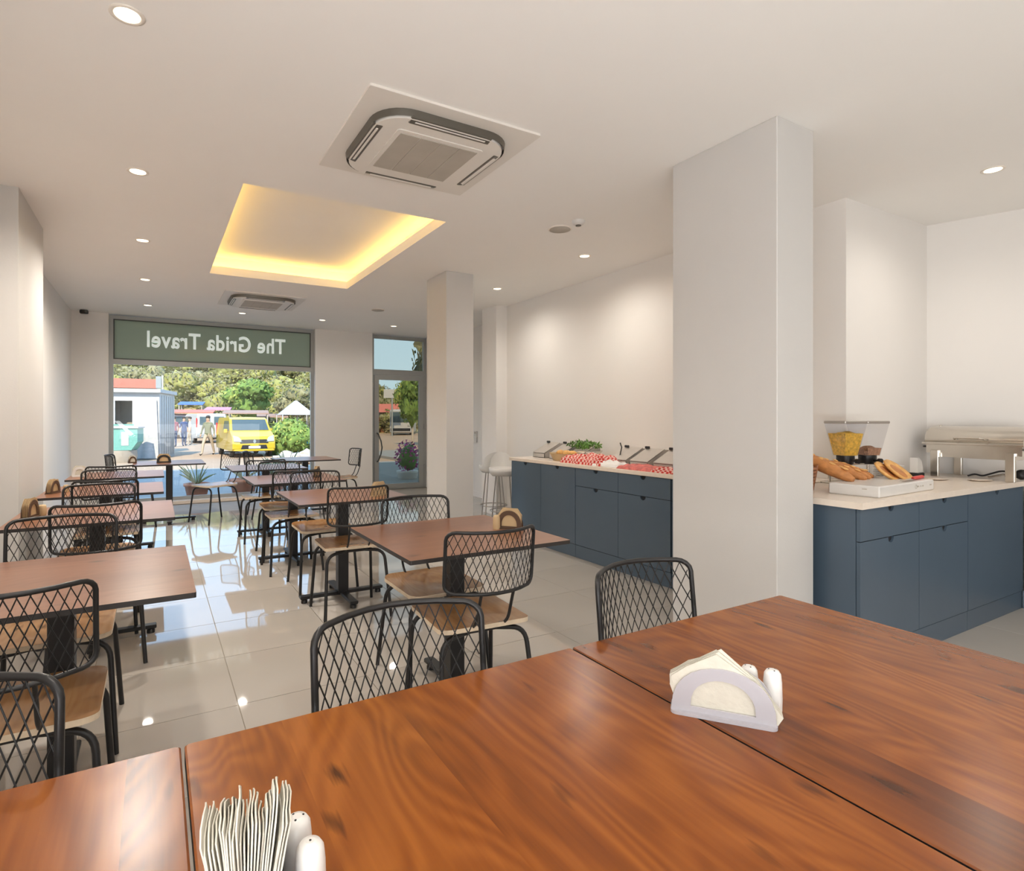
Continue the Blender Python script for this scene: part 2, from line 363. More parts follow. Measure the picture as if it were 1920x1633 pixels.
tag(led.build('cove_light_strip', M['led']), 'warm yellow light strip hidden around the recessed ceiling tray', 'light strip')
# unseen upper storeys, added as one block to shade the pavement
struct('roof', MB().span((-9, -4, 3.35), (16, 10.3, 7.2)), M['wall'])
# walls
struct('wall_left', MB().span((X0 - .2, YR, 0), (X0, YB, H)), M['wall'])
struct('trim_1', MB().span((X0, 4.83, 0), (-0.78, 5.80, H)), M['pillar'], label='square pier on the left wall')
wx0, wx1 = -0.58, 2.37; dx0, dx1 = 3.38, 4.47
bw = MB(); bw.span((X0 - .2, YB, 0), (wx0, YB + .2, H)); bw.span((wx1, YB, 0), (dx0, YB + .2, H)); bw.span((dx1, YB, 0), (4.85, YB + .2, H))
struct('wall_back', bw, M['wall'])
rw = MB(); rw.span((XR, 2.2, 0), (XR + .9, 6.62, H)); rw.span((3.98, 6.62, 0), (5.05, 7.0, H)); rw.span((4.65, 7.0, 0), (4.85, YB, H))
rw.span((XR + .9, 2.2, 0), (5.7, 2.4, H)); struct('wall_right', rw, M['wall'])
# angled wall beside the serving corner
aw = MB(); aw.prism([(5.31, 2.2), (5.31 + .33 * 1.2, 1.0), (6.9, YR), (7.1, YR), (7.1, 2.2)], 0, H); struct('wall_side', aw, M['wall'])
struct('wall_rear', MB().span((X0 - .2, YR - .2, 0), (7.2, YR, H)), M['wall'])
# free-standing pillars
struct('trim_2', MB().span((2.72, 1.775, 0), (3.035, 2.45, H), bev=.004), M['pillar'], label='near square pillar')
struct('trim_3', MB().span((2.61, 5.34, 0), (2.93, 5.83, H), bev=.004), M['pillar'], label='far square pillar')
struct('baseboard_right', MB().span((4.64, 7.0, 0), (4.655, YB, .09)), M['wall'])
# ------------------------------------------------------------------ shop window with the sign panel
def frame_rect(mb, x0, x1, z0, z1, y0, y1, t):
    mb.span((x0, y0, z0), (x0 + t, y1, z1)); mb.span((x1 - t, y0, z0), (x1, y1, z1))
    mb.span((x0 + t, y0, z0), (x1 - t, y1, z0 + t)); mb.span((x0 + t, y0, z1 - t), (x1 - t, y1, z1))
fy0, fy1 = YB + .09, YB + .15
wf = MB(); frame_rect(wf, wx0, wx1, 0.05, 2.82, fy0, fy1, .055); wf.span((wx0 + .055, fy0 - .005, 2.105), (wx1 - .055, fy1, 2.175))
win = struct('window_1', wf, M['alu'], label='large shop window in grey metal frame')
MB().span((wx0 + .05, fy0 + .02, .10), (wx1 - .05, fy0 + .03, 2.11)).build('pane', M['glass'], win)
gk = MB(); frame_rect(gk, wx0 + .055, wx1 - .055, 2.175, 2.765, fy0 - .002, fy0 + .02, .014); gk.build('gasket', M['alu_d'], win)
MB().span((wx0 + .06, fy0 + .012, 2.18), (wx1 - .06, fy0 + .03, 2.76)).build('sign_panel', M['film'], win)
MB().span((wx0, YB - .03, 0.0), (wx1, YB + .2, 0.05)).build('window_sill', M['top'], win)
# mirrored lettering seen from behind
cu = bpy.data.curves.new('sign_lettering', 'FONT'); cu.body = 'The Grida Travel'; cu.extrude = 0.002; cu.offset = 0.007; cu.align_x = 'CENTER'; cu.size = 0.335; cu.space_character = 1.06
to = bpy.data.objects.new('tmp', cu); C.objects.link(to); bpy.context.view_layer.update()
me = bpy.data.meshes.new_from_object(to.evaluated_get(bpy.context.evaluated_depsgraph_get())); bpy.data.objects.remove(to)
me.materials.clear(); me.materials.append(M['letter'])
xs = [v.co.x for v in me.vertices]; sc = 2.0 / (max(xs) - min(xs)); mid = (max(xs) + min(xs)) / 2
for v in me.vertices: v.co = Vector((-(v.co.x - mid) * sc, v.co.z, v.co.y * 1.02))
me.flip_normals(); me.name = 'sign_lettering'
lt = bpy.data.objects.new('sign_lettering', me); C.objects.link(lt); lt.parent = win; lt.location = (0.90, fy0 + .008, 2.385); lt['label'] = 'mirrored white lettering'
# ------------------------------------------------------------------ glass door
df = MB(); frame_rect(df, dx0, dx1, 0.0, 2.82, fy0, fy1, .06); df.span((dx0 + .06, fy0, 2.10), (dx1 - .06, fy1, 2.20))
door = struct('door_1', df, M['alu'], label='grey metal entrance door with glass and a fanlight')
MB().span((dx0 + .06, fy0 + .02, 2.2), (dx1 - .06, fy0 + .03, 2.77)).build('fanlight', M['dglass'], door)
lf = MB(); lx0, lx1 = dx0 + .065, dx1 - .065; frame_rect(lf, lx0, lx1, 0.02, 2.095, fy0 - .01, fy0 + .045, .085); leaf = lf.build('door_leaf', M['alu'], door)
MB().span((lx0 + .08, fy0 + .01, .1), (lx1 - .08, fy0 + .02, 2.02)).build('pane', M['dglass'], leaf)
MB().tube([(lx0 + .05, fy0 - .01, .52), (lx0 + .06, fy0 - .05, .54), (lx0 + .10, fy0 - .07, .66), (lx0 + .12, fy0 - .075, .78), (lx0 + .10, fy0 - .07, .90), (lx0 + .06, fy0 - .05, 1.02), (lx0 + .05, fy0 - .01, 1.04)], .012, 8).build('door_handle', M['alu_d'], leaf)
for z in (.35, 1.1, 1.8): MB().tube([(lx1 + .02, fy0 - .015, z), (lx1 + .02, fy0 - .015, z + .1)], .012, 8).build('hinge', M['alu'], door)

# ================================================================== CEILING FITTINGS
dl0 = thing('downlight', (0, 0, H), 'x', 'downlight', 0, 'recessed ceiling downlights')
MB().lathe([(.060, 0), (.060, -.004), (.050, -.006), (.045, -.003)], n=24).build('bezel', M['bezel'], dl0)
MB().lathe([(.044, -.001), (.044, -.0045), (.030, -.0055)], n=24).build('lens', M['warm'], dl0)
DL = [(-.09, 2.56, 'downlight at the top left corner of the picture, nearest on the left run'), (-.09, 4.15, 'second downlight of the left run, level with the ceiling tray front'),
      (-.09, 5.73, 'third downlight of the left run, beside the lit tray'), (-.09, 7.33, 'fourth downlight of the left run, beside the small far air conditioner'),
      (-.08, 8.97, 'last downlight of the left run, above the window left end'), (1.10, 8.97, 'downlight between far air conditioner and sign window'),
      (2.25, 8.97, 'downlight near the right end of the sign window'), (3.42, 8.97, 'downlight just in front of the glass door'),
      (3.49, 5.78, 'downlight above the far end of the slate blue counter by the far pillar'), (3.50, 4.21, 'downlight above the middle of the slate blue buffet counter'),
      (4.46, 1.50, 'bright downlight above the chafing dish corner'), (-.09, .96, None), (1.1, -.6, None), (3.2, -.6, None), (4.5, -.6, None)]
for i, (x, y, lb) in enumerate(DL):
    if lb:
        o = dl0 if i == 0 else copy_tree(dl0); place(o, (x, y, H), 0, lb)
    l = light('downlight_lamp', 'SPOT', (x, y, H - .012), DOWN_W * (.45 if y > 8 else .55 if x > 4 else .9 if x > 3 else 3.0 if y > 4 else .9 if y > 2 else .8), (1.0, .92, .82), (0, 0, 0), spot_size=R(165), spot_blend=1.0, shadow_soft_size=.06, specular_factor=0.0)
def cassette(loc, label):
    t = thing('air_conditioner', loc, label, 'air conditioner', 0, 'ceiling cassette air conditioners')
    MB().prism(rrect(.95, .95, .01), -.012, 0).build('cover_plate', M['acw'], t)
    def ring(z0, s0, z1, s1): 
        m = MB(); a = rrect(s0, s0, s0 * .24, 8); b = rrect(s1, s1, s1 * .24, 8); n = len(a)
        m.add([(x, y, z0) for x, y in a] + [(x, y, z1) for x, y in b], [(i, (i + 1) % n, n + (i + 1) % n, n + i) for i in range(n)], 0, True); return m
    m = ring(-.012, .77, -.045, .76); m.build('dark_trim', M['acd'], t)
    m = MB(); m.prism(rrect(.735, .735, .17, 8), -.052, -.02); m.build('front_panel', M['acw'], t)
    for k in range(4):
        a = R(90 * k); f = MB(); 
        f.box((0, .352, -.047), (.46, .055, .012), (R(10), 0, 0), 0, .004); f.v = [Matrix.Rotation(a, 4, 'Z') @ Vector(v) for v in f.v]; f.build('air_slot', M['acd'], t)
        f = MB(); f.box((0, .343, -.0545), (.40, .018, .004), (R(-14), 0, 0), 0, .001); f.v = [Matrix.Rotation(a, 4, 'Z') @ Vector(v) for v in f.v]; f.build('louver', M['acw'], t)
    gm = MB(); gm.prism(rrect(.50, .50, .02), -.057, -.05); gm.build('panel_frame', M['acw'], t)
    for k in range(4): 
        MB().span((-.225 + k * .1135, -.22, -.0605), (-.225 + k * .1135 + .109, .22, -.056)).build('grille', M['grille'], t)
    return t
cassette((1.325, 3.0, H), 'large white square ceiling air conditioner nearest the camera')
cassette((1.20, 7.9, H), 'white square ceiling air conditioner beyond the lit tray, near the window')
def round_speaker(x, y, lb):
    t = thing('ceiling_speaker', (x, y, H), lb, 'speaker', 0, 'round ceiling speakers')
    MB().lathe([(.095, 0), (.095, -.006), (.085, -.008)], n=28).build('rim', M['bezel'], t)
    MB().lathe([(.085, -.004), (.085, -.009), (.02, -.011)], n=28).build('grille', M['grille'], t)
round_speaker(2.83, 3.71, 'round grey ceiling speaker beside the near smoke detector'); round_speaker(2.72, 7.75, 'round grey ceiling speaker near the glass door')
t = thing('smoke_detector', (2.84, 3.49, H), 'small white smoke detector next to the near ceiling speaker', 'detector')
MB().lathe([(.05, 0), (.05, -.015), (.035, -.03), (.02, -.035)], n=20).build('body', M['white'], t); MB().lathe([(.022, -.03), (.022, -.04), (.012, -.042)], n=12).build('sensor', M['acd'], t)
t = thing('security_camera', (-.86, 9.80, 2.80), 'small black security camera in the far left ceiling corner', 'camera')
MB().box((0, 0, .0), (.10, .06, .05), None, 0, .01).build('housing', M['black'], t); MB().tube([(0, .03, .01), (0, .11, .02)], .012).build('bracket', M['black'], t)
MB().tube([(.03, -.03, 0), (.03, -.045, 0)], .018, 12).build('lens', M['alu_d'], t)
t = thing('thermostat', (4.645, 8.38, 1.02), 'small white wall control beside the far pillar', 'wall control')
MB().box((-.008, 0, .03), (.016, .09, .09), None, 0, .004).build('body', M['white'], t); MB().box((-.018, 0, .045), (.004, .05, .03)).build('display', M['grille'], t)
MB().box((-.008, 0, -.07), (.016, .09, .09), None, 0, .004).build('switch_plate', M['white'], t)

# ================================================================== CHAIRS
def fil(pts, r, n=4):
    """round the corners of a polyline"""
    out = [Vector(pts[0])]
    for i in range(1, len(pts) - 1):
        p, a, b = Vector(pts[i]), Vector(pts[i - 1]), Vector(pts[i + 1]); u = (a - p); v = (b - p)
        k = min(r, u.length * .49, v.length * .49); u.normalize(); v.normalize(); s0, s1 = p + u * k, p + v * k
        for j in range(n + 1):
            t_ = j / n; out.append(s0 * (1 - t_) ** 2 + p * 2 * t_ * (1 - t_) + s1 * t_ * t_)
    out.append(Vector(pts[-1])); return out
BW = .195; BZ0, BZ1 = .625, .865; BY = -.245
def back_pt(x, z):
    return Vector((x, BY + .01 - .088 * (1 - (x / BW) ** 2) - (z - .74) * .10 + .02, z))
def make_chair():
    t = thing('mesh_back_chair', (0, 0, 0), 'x', 'chair', 0, 'black mesh back chairs')
    sm = MB(); n = 12
    pl = rrect(.40, .42, .055, 5)
    def zt(x, y):
        d = max(0, 1 - ((x / .15) ** 2 + ((y - .02) / .14) ** 2)); return .470 - .013 * d + (.010 * max(0, (-y - .12) / .09) ** 2)
    rings = []
    for k in range(7):
        s_ = 1 - k / 7
        rings.append([(x * s_, y * s_ + .0 * 1, zt(x * s_, y * s_)) for x, y in pl])
    L_ = len(pl); vs = [p for r_ in rings for p in r_] + [(0, 0, zt(0, 0))]
    fs = [(k * L_ + i, k * L_ + (i + 1) % L_, (k + 1) * L_ + (i + 1) % L_, (k + 1) * L_ + i) for k in range(6) for i in range(L_)] + [(6 * L_ + i, 6 * L_ + (i + 1) % L_, 7 * L_) for i in range(L_)]
    sm.add(vs, fs, 0, True)
    low = [(x, y, zt(x, y) - .018) for x, y in pl]
    sm.add(rings[0] + low, [(i, L_ + i, L_ + (i + 1) % L_, (i + 1) % L_) for i in range(L_)], 1, False)
    sm.add(low, [tuple(range(L_ - 1, -1, -1))], 1)
    sm.build('seat', [M['seat'], M['ply']], t)
    for sx in (-1, 1):
        MB().tube(fil([(sx * .215, .215, 0), (sx * .192, .165, .425), (sx * .06, .15, .440)], .07, 6), .0105, 8).build('leg', M['black'], t)
        MB().tube(fil([(sx * .215, -.235, 0), (sx * .188, -.165, .425), (sx * .06, -.15, .440)], .07, 6), .0105, 8).build('leg', M['black'], t)
        MB().tube(fil([(sx * .07, .10, .443), (sx * .07, -.16, .443), (sx * .07, -.235, .50), (sx * .07, back_pt(.07, BZ0).y, BZ0)], .03, 4), .0065, 8).build('back_post', M['black'], t)
    MB().tube([(-.08, .15, .440), (.08, .15, .440)], .0105, 8).build('seat_rail', M['black'], t)
    MB().tube([(-.08, -.15, .440), (.08, -.15, .440)], .0105, 8).build('seat_rail', M['black'], t)
    h = (BZ1 - BZ0) / 2; zc = (BZ0 + BZ1) / 2; base = rrect(2 * BW, 2 * h, .032, 4); pts = []
    for i, (x, z) in enumerate(base):
        x2, z2_ = base[(i + 1) % len(base)]; k = max(1, int(math.hypot(x2 - x, z2_ - z) / .05))
        for j in range(k): u = j / k; pts.append(back_pt(x + (x2 - x) * u, zc + z + (z2_ - z) * u))
    MB().tube(pts, .0075, 8, closed=True).build('back_frame', M['black'], t)
    wm = MB(); dw, dh = .0262, .066; sl = dh / dw; n_l = int((2 * BW + 2 * h / sl) / dw) + 2
    for s_ in (1, -1):
        for k in range(-n_l, n_l + 1):
            xc = k * dw; seg = []
            # line x = xc + s*(z-BZ0)/sl, every crossing rounded a little so the wires bow
            zz = BZ0
            while zz <= BZ1 + 1e-6:
                x = xc + s_ * (zz - BZ0) / sl
                if abs(x) <= BW - .002: seg.append(back_pt(x, zz) + Vector((0, .0012 * s_, 0)))
                zz += (BZ1 - BZ0) / 8
            if len(seg) > 1: wm.tube(seg, .0017, 4)
    o = wm.build('back_mesh', M['black'], t); o['kind'] = 'stuff'
    return t
chair0 = make_chair()
first = [True]
def chair(x, y, rz, label, group='black mesh back chairs'):
    """x, y of the seat centre; rz=0 faces the window (+Y)"""
    o = chair0 if first[0] else copy_tree(chair0); first[0] = False
    return place(o, (x, y, 0), rz, label, group)
PI = math.pi
# back plane is 0.27 behind the seat centre
chair(-.335, 2.12, 0, 'chair with its back to the camera at the nearest left-wall table, cut by picture edge')
chair(-.345, 2.86, PI, 'chair facing the camera behind the nearest left-wall table')
chair(-.265, 3.78, R(2), 'chair with its back to the camera at the second left-wall table')
chair(-.31, 4.28, PI, 'chair facing the camera behind the second left-wall table')
chair(-.30, 5.08, 0, 'chair with its back to the camera at the third left-wall table, beside the pier')
chair(-.33, 5.55, PI, 'chair facing the camera behind the third left-wall table')
chair(-.345, 6.50, 0, 'chair with its back to the camera at the fourth left-wall table')
chair(-.332, .96, PI, 'chair whose back rises at the lower left behind the left foreground table')
chair(.475, .96, PI, 'chair whose whole back rises behind the middle foreground table')
chair(1.245, .98, PI + R(3), 'chair behind the right foreground table, in front of the near pillar')
chair(1.175, 2.19, R(-4), 'chair with tan seat, back to the camera at the nearest middle table')
chair(1.235, 2.68, PI, 'chair facing the camera behind the nearest middle table, its seat under the tabletop')
chair(1.145, 3.83, R(-2), 'chair with its back to the camera at the second middle table')
chair(1.135, 4.52, PI, 'chair facing the camera behind the second middle table')
chair(1.04, 5.20, 0, 'chair with its back to the camera at the third middle table')
chair(1.08, 5.78, PI, 'chair facing the camera behind the third middle table')
chair(1.02, 6.62, 0, 'chair with its back to the camera at the fourth middle table')
chair(-.20, 8.15, -PI / 2, 'chair on the left side of the left window table, seen edge on')
chair(.66, 8.02, PI / 2 + R(28), 'chair turned sideways at the right end of the left window table')
chair(2.28, 8.12, PI / 2 + R(4), 'chair on the right side of the right window table, against the white wall')
chair(1.32, 8.12, -PI / 2, 'chair on the left side of the right window table')

# ================================================================== TABLES
def make_table(w=.78, d=.79):
    t = thing('cafe_table', (0, 0, 0), 'x', 'table', 0, 'square cafe tables with wood tops')
    m = MB(); m.prism(rrect(w, d, .006, 2), .733, .750, 0, 1)
    m.build('tabletop', [M['wood2'], M['edge']], t)
    MB().box((0, 0, .375), (.075, .075, .69), None, 0, .004).build('column', M['black'], t)
    MB().box((0, 0, .722), (.40, .06, .012)).build('top_bracket', M['black'], t); MB().box((0, 0, .7215), (.06, .40, .011)).build('top_bracket', M['black'], t)
    for k in range(4):
        a = k * PI / 2; f = MB(); f.box((.16, 0, .040), (.28, .055, .022), None, 0, .004)
        f.v = [Matrix.Rotation(a, 4, 'Z') @ Vector(v) for v in f.v]; ft = f.build('foot', M['black'], t)
        f = MB(); f.lathe([(.022, 0), (.022, .018), (.012, .03)], (.27, 0, 0), 10); f.v = [Matrix.Rotation(a, 4, 'Z') @ Vector(v) for v in f.v]; f.build('glide', M['black'], ft)
    return t
tb0 = make_table()
TB = [(-.275, 2.43, 'nearest table of the row along the left wall, brown top paling to grey'), (-.29, 4.045, 'second table from the camera along the left wall'),
      (-.33, 5.36, 'third table from the camera along the left wall, against the pier'), (-.31, 6.72, 'fourth table along the left wall, far end'),
      (1.245, 2.46, 'nearest table of the middle row, with a dark napkin holder'), (1.185, 4.15, 'second table from the camera in the middle row'),
      (1.11, 5.50, 'third table from the camera in the middle row'), (1.10, 6.95, 'fourth table of the middle row, far end'),
      (.16, 8.28, 'table at the window, left of the two window tables'), (1.80, 8.12, 'table at the window, right of the two window tables')]
for i, (x, y, lb) in enumerate(TB):
    o = tb0 if i == 0 else copy_tree(tb0); place(o, (x, y, 0), 0, lb)
    if i in (8, 9): o.rotation_euler = (0, 0, R(0))
def make_big(w=.822, d=.82):
    t = thing('cafe_table', (0, 0, 0), 'x', 'table', 0, 'foreground tables pushed together')
    m = MB(); m.prism(rrect(w, d, .008, 3), .722, .748, 0, 1); m.build('tabletop', [M['wood'], M['edge']], t)
    m = MB(); o_, i_ = rrect(w, d, .008, 3), rrect(w - .006, d - .006, .006, 3); n = len(o_)
    m.add([(x, y, .748) for x, y in o_] + [(x, y, .750) for x, y in i_], [(i, (i + 1) % n, n + (i + 1) % n, n + i) for i in range(n)] + [tuple(range(n, 2 * n))], 0); m.build('top_face', M['wood'], t)
    MB().box((0, 0, .37), (.08, .08, .68), None, 0, .004).build('column', M['black'], t)
    for k in range(4):
        a = k * PI / 2; f = MB(); f.box((.17, 0, .040), (.30, .055, .022), None, 0, .004)
        f.v = [Matrix.Rotation(a, 4, 'Z') @ Vector(v) for v in f.v]; f.build('foot', M['black'], t)
    return t
bg0 = make_big()
for i, (x, lb) in enumerate(((-.373, 'foreground table at the lower left, ending at the left table joint'), (.4545, 'middle foreground table with warm knotty wood top, between the two joints'), (1.281, 'right foreground table of warm knotty wood, carrying the white napkin holder'))):
    o = bg0 if i == 0 else copy_tree(bg0); place(o, (x, .685, 0), 0, lb)

# ================================================================== NAPKIN HOLDERS AND SHAKERS
def arch_poly(w, h, n=14):
    return [(-w / 2, 0)] + [(-(w / 2) * math.cos(PI * i / n), h * math.sin(PI * i / n) ** .8) for i in range(n + 1)][1:-1] + [(w / 2, 0)]
def napkin_holder(loc, rz, label, holder, nap, w=.15, h=.095, gap=.030, tip=True, fan=False, group='napkin holders on tables'):
    t = thing('napkin_holder', loc, label, 'napkin holder', rz, group)
    tf = lambda s_: (lambda v: (v[0], v[2] + s_, v[1] + .006))
    for s_ in (-1, 1):
        # arch plate with an arched opening
        o_ = arch_poly(w, h); i_ = [(x * .62, z * .62 + .012) for x, z in o_]; m = MB(); n = len(o_); yy = s_ * gap / 2
        for y0, y1 in ((yy - .002, yy + .002),):
            vs = [(x, y0, z + .004) for x, z in o_] + [(x, y0, z + .004) for x, z in i_] + [(x, y1, z + .004) for x, z in o_] + [(x, y1, z + .004) for x, z in i_]
            fs = []
            for i in range(n):
                j = (i + 1) % n
                fs += [(i, j, n + j, n + i), (2 * n + j, 2 * n + i, 3 * n + i, 3 * n + j), (j, i, 2 * n + i, 2 * n + j), (n + i, n + j, 3 * n + j, 3 * n + i)]
            m.add(vs, fs, 0, False)
        m.build('side_plate', holder, t)
    bm_ = MB(); bm_.prism(rrect(w * 1.02, gap + .022, .012, 4), 0, .006); bm_.build('base', holder, t)
    # napkins
    rd = random.Random(hash(label) % 1000 if False else len(label))
    k = 7 if w > .12 else 5
    for i in range(k):
        yy = (-gap / 2 + .004) + (gap - .008) * i / (k - 1); m = MB()
        if tip:
            a = rd.uniform(-2, 2); pts = [(-w * .44, .010), (w * .50, .002), (w * .56, .020), (w * .30 + .002 * (i % 3), h * .86), (-w * .06 + .004 * (i % 3), h * 1.42 - .004 * abs(i - 2)), (-w * .34, h * 1.0), (-w * .50 - .004 * (i % 2), h * .74), (-w * .52, h * .55)]
        else:
            pts = [(-w * .42, .008), (w * .42, .008), (w * .46, h * .8), (w * .3, h * 1.12 + rd.uniform(-.004, .004)), (-w * .28, h * 1.14 + rd.uniform(-.004, .004)), (-w * .46, h * .8)]
        m.prism(pts, -.0011, .0011, 0, None, lambda v: (v[0], v[2] + yy + .0015 * math.sin(v[1] * 40), v[1])); m.build('napkin', nap, t)
    return t
def shaker(loc, label, m=None, holes=3, h=.075, r=.0165, rz=0, group='salt and pepper shakers'):
    t = thing('shaker', loc, label, 'shaker', rz, group)
    MB().lathe([(r * .92, 0), (r, .006), (r * 1.02, h * .35), (r * .97, h * .72), (r * .88, h * .90), (r * .66, h * .975), (r * .30, h)], n=24).build('body', m or M['white'], t)
    hm = MB()
    for k in range(holes):
        a = k * 2 * PI / max(1, holes); rr_ = 0 if holes == 1 else r * .40; hm.lathe([(.0013, 0), (.0013, .0012)], (rr_ * math.cos(a), rr_ * math.sin(a), h * .985 if holes > 1 else h - .0005), 8)
    hm.build('holes', M['gap'], t); return t
# the white one on the right foreground table
napkin_holder((.912, .703, .75), R(-52), 'white plastic arched napkin holder with a folded napkin sticking up, on the right foreground table', M['lilac'], M['napkin'], .178, .088, .034)
shaker((.992, .705, .75), 'white shaker half hidden behind the white napkin holder', h=.075); shaker((1.005, .665, .75), 'white shaker standing right of the white napkin holder', h=.08)
# the one at the lower edge, napkins fanned upright
t = thing('napkin_holder', (.088, .665, .75), 'dark napkin holder packed with upright cream napkins at the bottom edge of the picture', 'napkin holder', R(80), 'napkin holders on tables')
for s_ in (-1, 1):
    m = MB(); m.prism(arch_poly(.115, .062), -.002, .002, 0, None, lambda v, s_=s_: (v[0], v[2] + s_ * (.026 + v[1] * .12), v[1] + .004)); m.build('side_plate', M['black'], t)
MB().prism(rrect(.118, .062, .01, 3), 0, .005).build('base', M['black'], t)
rd = random.Random(5)
for i in range(26):
    u = i / 25; yy = -.019 + .038 * u; lean = (u - .5) * .22; hh = .130 + rd.uniform(-.010, .010); ww = .034 + rd.uniform(-.003, .003)
    m = MB(); m.grid(5, 6, lambda a, b: ((a - .5) * 2 * ww * (1 - .12 * abs(b - .5)) + .003 * math.sin(9 * b + i), yy + lean * b * .22 + .0010 * math.sin(a * 8 + i * .5) * b, .006 + b * (hh - .012 * abs(a - .5) ** 2 * 4 - .005 * math.sin(a * 3 + i * .6))), 0, True, (0, .0016, 0)); m.build('napkin', M['napkin'], t)
shaker((.147, .703, .75), 'white shaker with three holes beside the cream napkins at the bottom edge', holes=3, h=.078, r=.017)
shaker((.151, .655, .75), 'white shaker with a single hole at the bottom edge, nearest the camera', holes=1, h=.078, r=.017)
# others
M['tan'] = mat('tan_kraft', (0.50, 0.36, 0.20), 0.7, var=0.1); M['brown'] = mat('brown_plastic', (0.09, 0.05, 0.03), 0.4)
napkin_holder((1.535, 2.42, .75), R(-50), 'dark napkin holder with tan napkins on the nearest middle table', M['brown'], M['tan'], .13, .09, .028, False)
shaker((1.478, 2.455, .75), 'tan paper shaker beside the dark napkin holder on the nearest middle table', M['tan'], 3, .07, .018)
napkin_holder((1.385, 3.93, .75), R(20), 'tan napkin holder on the second middle table', M['tan'], M['tan'], .12, .09, .03, False)
napkin_holder((1.33, 5.50, .75), R(60), 'brown napkin holder on the third middle table', M['brown'], M['tan'], .12, .09, .03, False)
napkin_holder((-.60, 4.03, .75), R(75), 'tan napkin holder at the wall end of the second left-wall table', M['brown'], M['tan'], .12, .095, .035, False)
shaker((-.555, 4.10, .75), 'tan shaker on the second left-wall table', M['tan'], 3, .06, .02)
napkin_holder((-.65, 5.27, .75), R(70), 'dark napkin holder with tan napkins on the third left-wall table', M['brown'], M['tan'], .12, .09, .035, False)
shaker((-.575, 5.30, .75), 'tan shaker on the third left-wall table', M['tan'], 3, .055, .02)
napkin_holder((-.62, 6.66, .75), R(10), 'white napkin holder on the fourth left-wall table', M['white'], M['napkin'], .12, .09, .03, False)
napkin_holder((.10, 8.25, .75), R(0), 'dark arched napkin holder on the left window table', M['black'], M['tan'], .16, .095, .03, False)
napkin_holder((-.24, 8.34, .75), R(20), 'small napkin holder at the left end of the left window table', M['brown'], M['napkin'], .09, .08, .03, False)

# ================================================================== COUNTERS
def front_panel(w, h, notch=True, r=.030):
    """panel in xz with a half-round finger cut at the middle of its top edge; returns outline"""
    p = [(-w / 2, 0), (w / 2, 0), (w / 2, h)]
    if notch: p += [(r * math.cos(a), h - r * 1.0 * math.sin(a)) for a in [PI * i / 8 for i in range(9)]]
    return p + [(-w / 2, h)]
def cabinet(origin, rz, label, units, depth, hz=.84, kick=.12, group='slate blue buffet cabinets'):
    """local x along the front, front face at y=0 facing -y. units: (x0, x1, rows) rows: list of (z0, z1, n)"""
    x0, x1, rows = units
    t = thing('cabinet', origin, label, 'cabinet', rz, group)
    MB().span((x0, .022, kick), (x1, depth, hz)).build('carcass', M['blue'], t)
    MB().span((x0, .004, 0), (x1, depth - .02, kick - .003)).build('plinth', M['blue'], t)
    MB().span((x0 + .01, .018, kick), (x1 - .01, .0225, hz - .002)).build('recess_shade', M['gap'], t)  # near-black sheet in place of the shade behind the fronts
    for z0, z1, n, nm in rows:
        for k in range(n):
            wa = (x1 - x0) / n; xc = x0 + wa * (k + .5); m = MB()
            m.prism(front_panel(wa - .004, z1 - z0 - .004), 0, .019, 0, None, lambda v: (xc + v[0], v[2], z0 + .002 + v[1])); m.build(nm, M['blue'], t)
            # near-black disc painting the shade inside the finger cut
            MB().lathe([(.033, 0), (.033, .006)], (0, 0, 0), 16).build('finger_cut_shade', M['gap'], t, (xc, .018, z1 - .002), (R(90), 0, 0))
    return t
# counter along the right wall: front plane X=3.42 facing -X (local x runs toward -Y)
FX = 3.42; rzL = -PI / 2
def yl(y): return 5.36 - y
o0 = (FX, 5.36, 0)
cabinet(o0, rzL, 'tall-door slate blue cabinet at the far end of the buffet counter', (0.0, yl(4.25), [(.12, .838, 2, 'door')]), .70)
cabinet(o0, rzL, 'slate blue cabinet with two drawers over two doors, beside the near pillar', (yl(4.25) + .003, yl(3.10), [(.12, .672, 2, 'door'), (.672, .838, 2, 'drawer')]), .70)
cabinet(o0, rzL, 'slate blue cabinet mostly hidden behind the near pillar', (yl(3.10) + .012, yl(2.25), [(.12, .672, 2, 'door'), (.672, .838, 2, 'drawer')]), .70)
tag(MB().span((FX - .02, 2.24, .841), (XR - .004, 5.38, .875), bev=.003).build('worktop', M['top']), 'long cream worktop of the buffet counter along the right wall', 'worktop')
# right counter, front plane y=1.57 facing -y, open end facing -x at X=3.10
oy = 1.575
cabinet((3.10, oy, 0), 0, 'dark slate blue corner cabinet with two drawers over doors, right of the near pillar', (0.0, 1.22, [(.12, .672, 2, 'door'), (.672, .838, 2, 'drawer')]), .62)
cabinet((3.10, oy, 0), 0, 'dark slate blue single-door cabinet under the chafing dish', (1.223, 2.07, [(.12, .838, 1, 'door')]), .62)
t = thing('cabinet', (5.20, oy, 0), 'dark slate blue angled cabinet at the right edge of the picture', 'cabinet', 0, 'slate blue buffet cabinets')
MB().prism([(0, 0), (.42, -1.3), (.62, -1.3), (.20, 0)], .12, .838).build('carcass', M['blue'], t); MB().prism([(-.04, -.0), (.36, -1.3), (.60, -1.3), (.18, 0)], 0, .119).build('plinth', M['blue'], t)
m = MB(); m.prism([(3.08, 1.555), (5.19, 1.555), (5.62, .27), (5.80, .27), (5.29, 2.19), (3.08, 2.195)], .841, .875); tag(m.build('worktop', M['top']), 'cream worktop of the serving corner right of the near pillar', 'worktop')

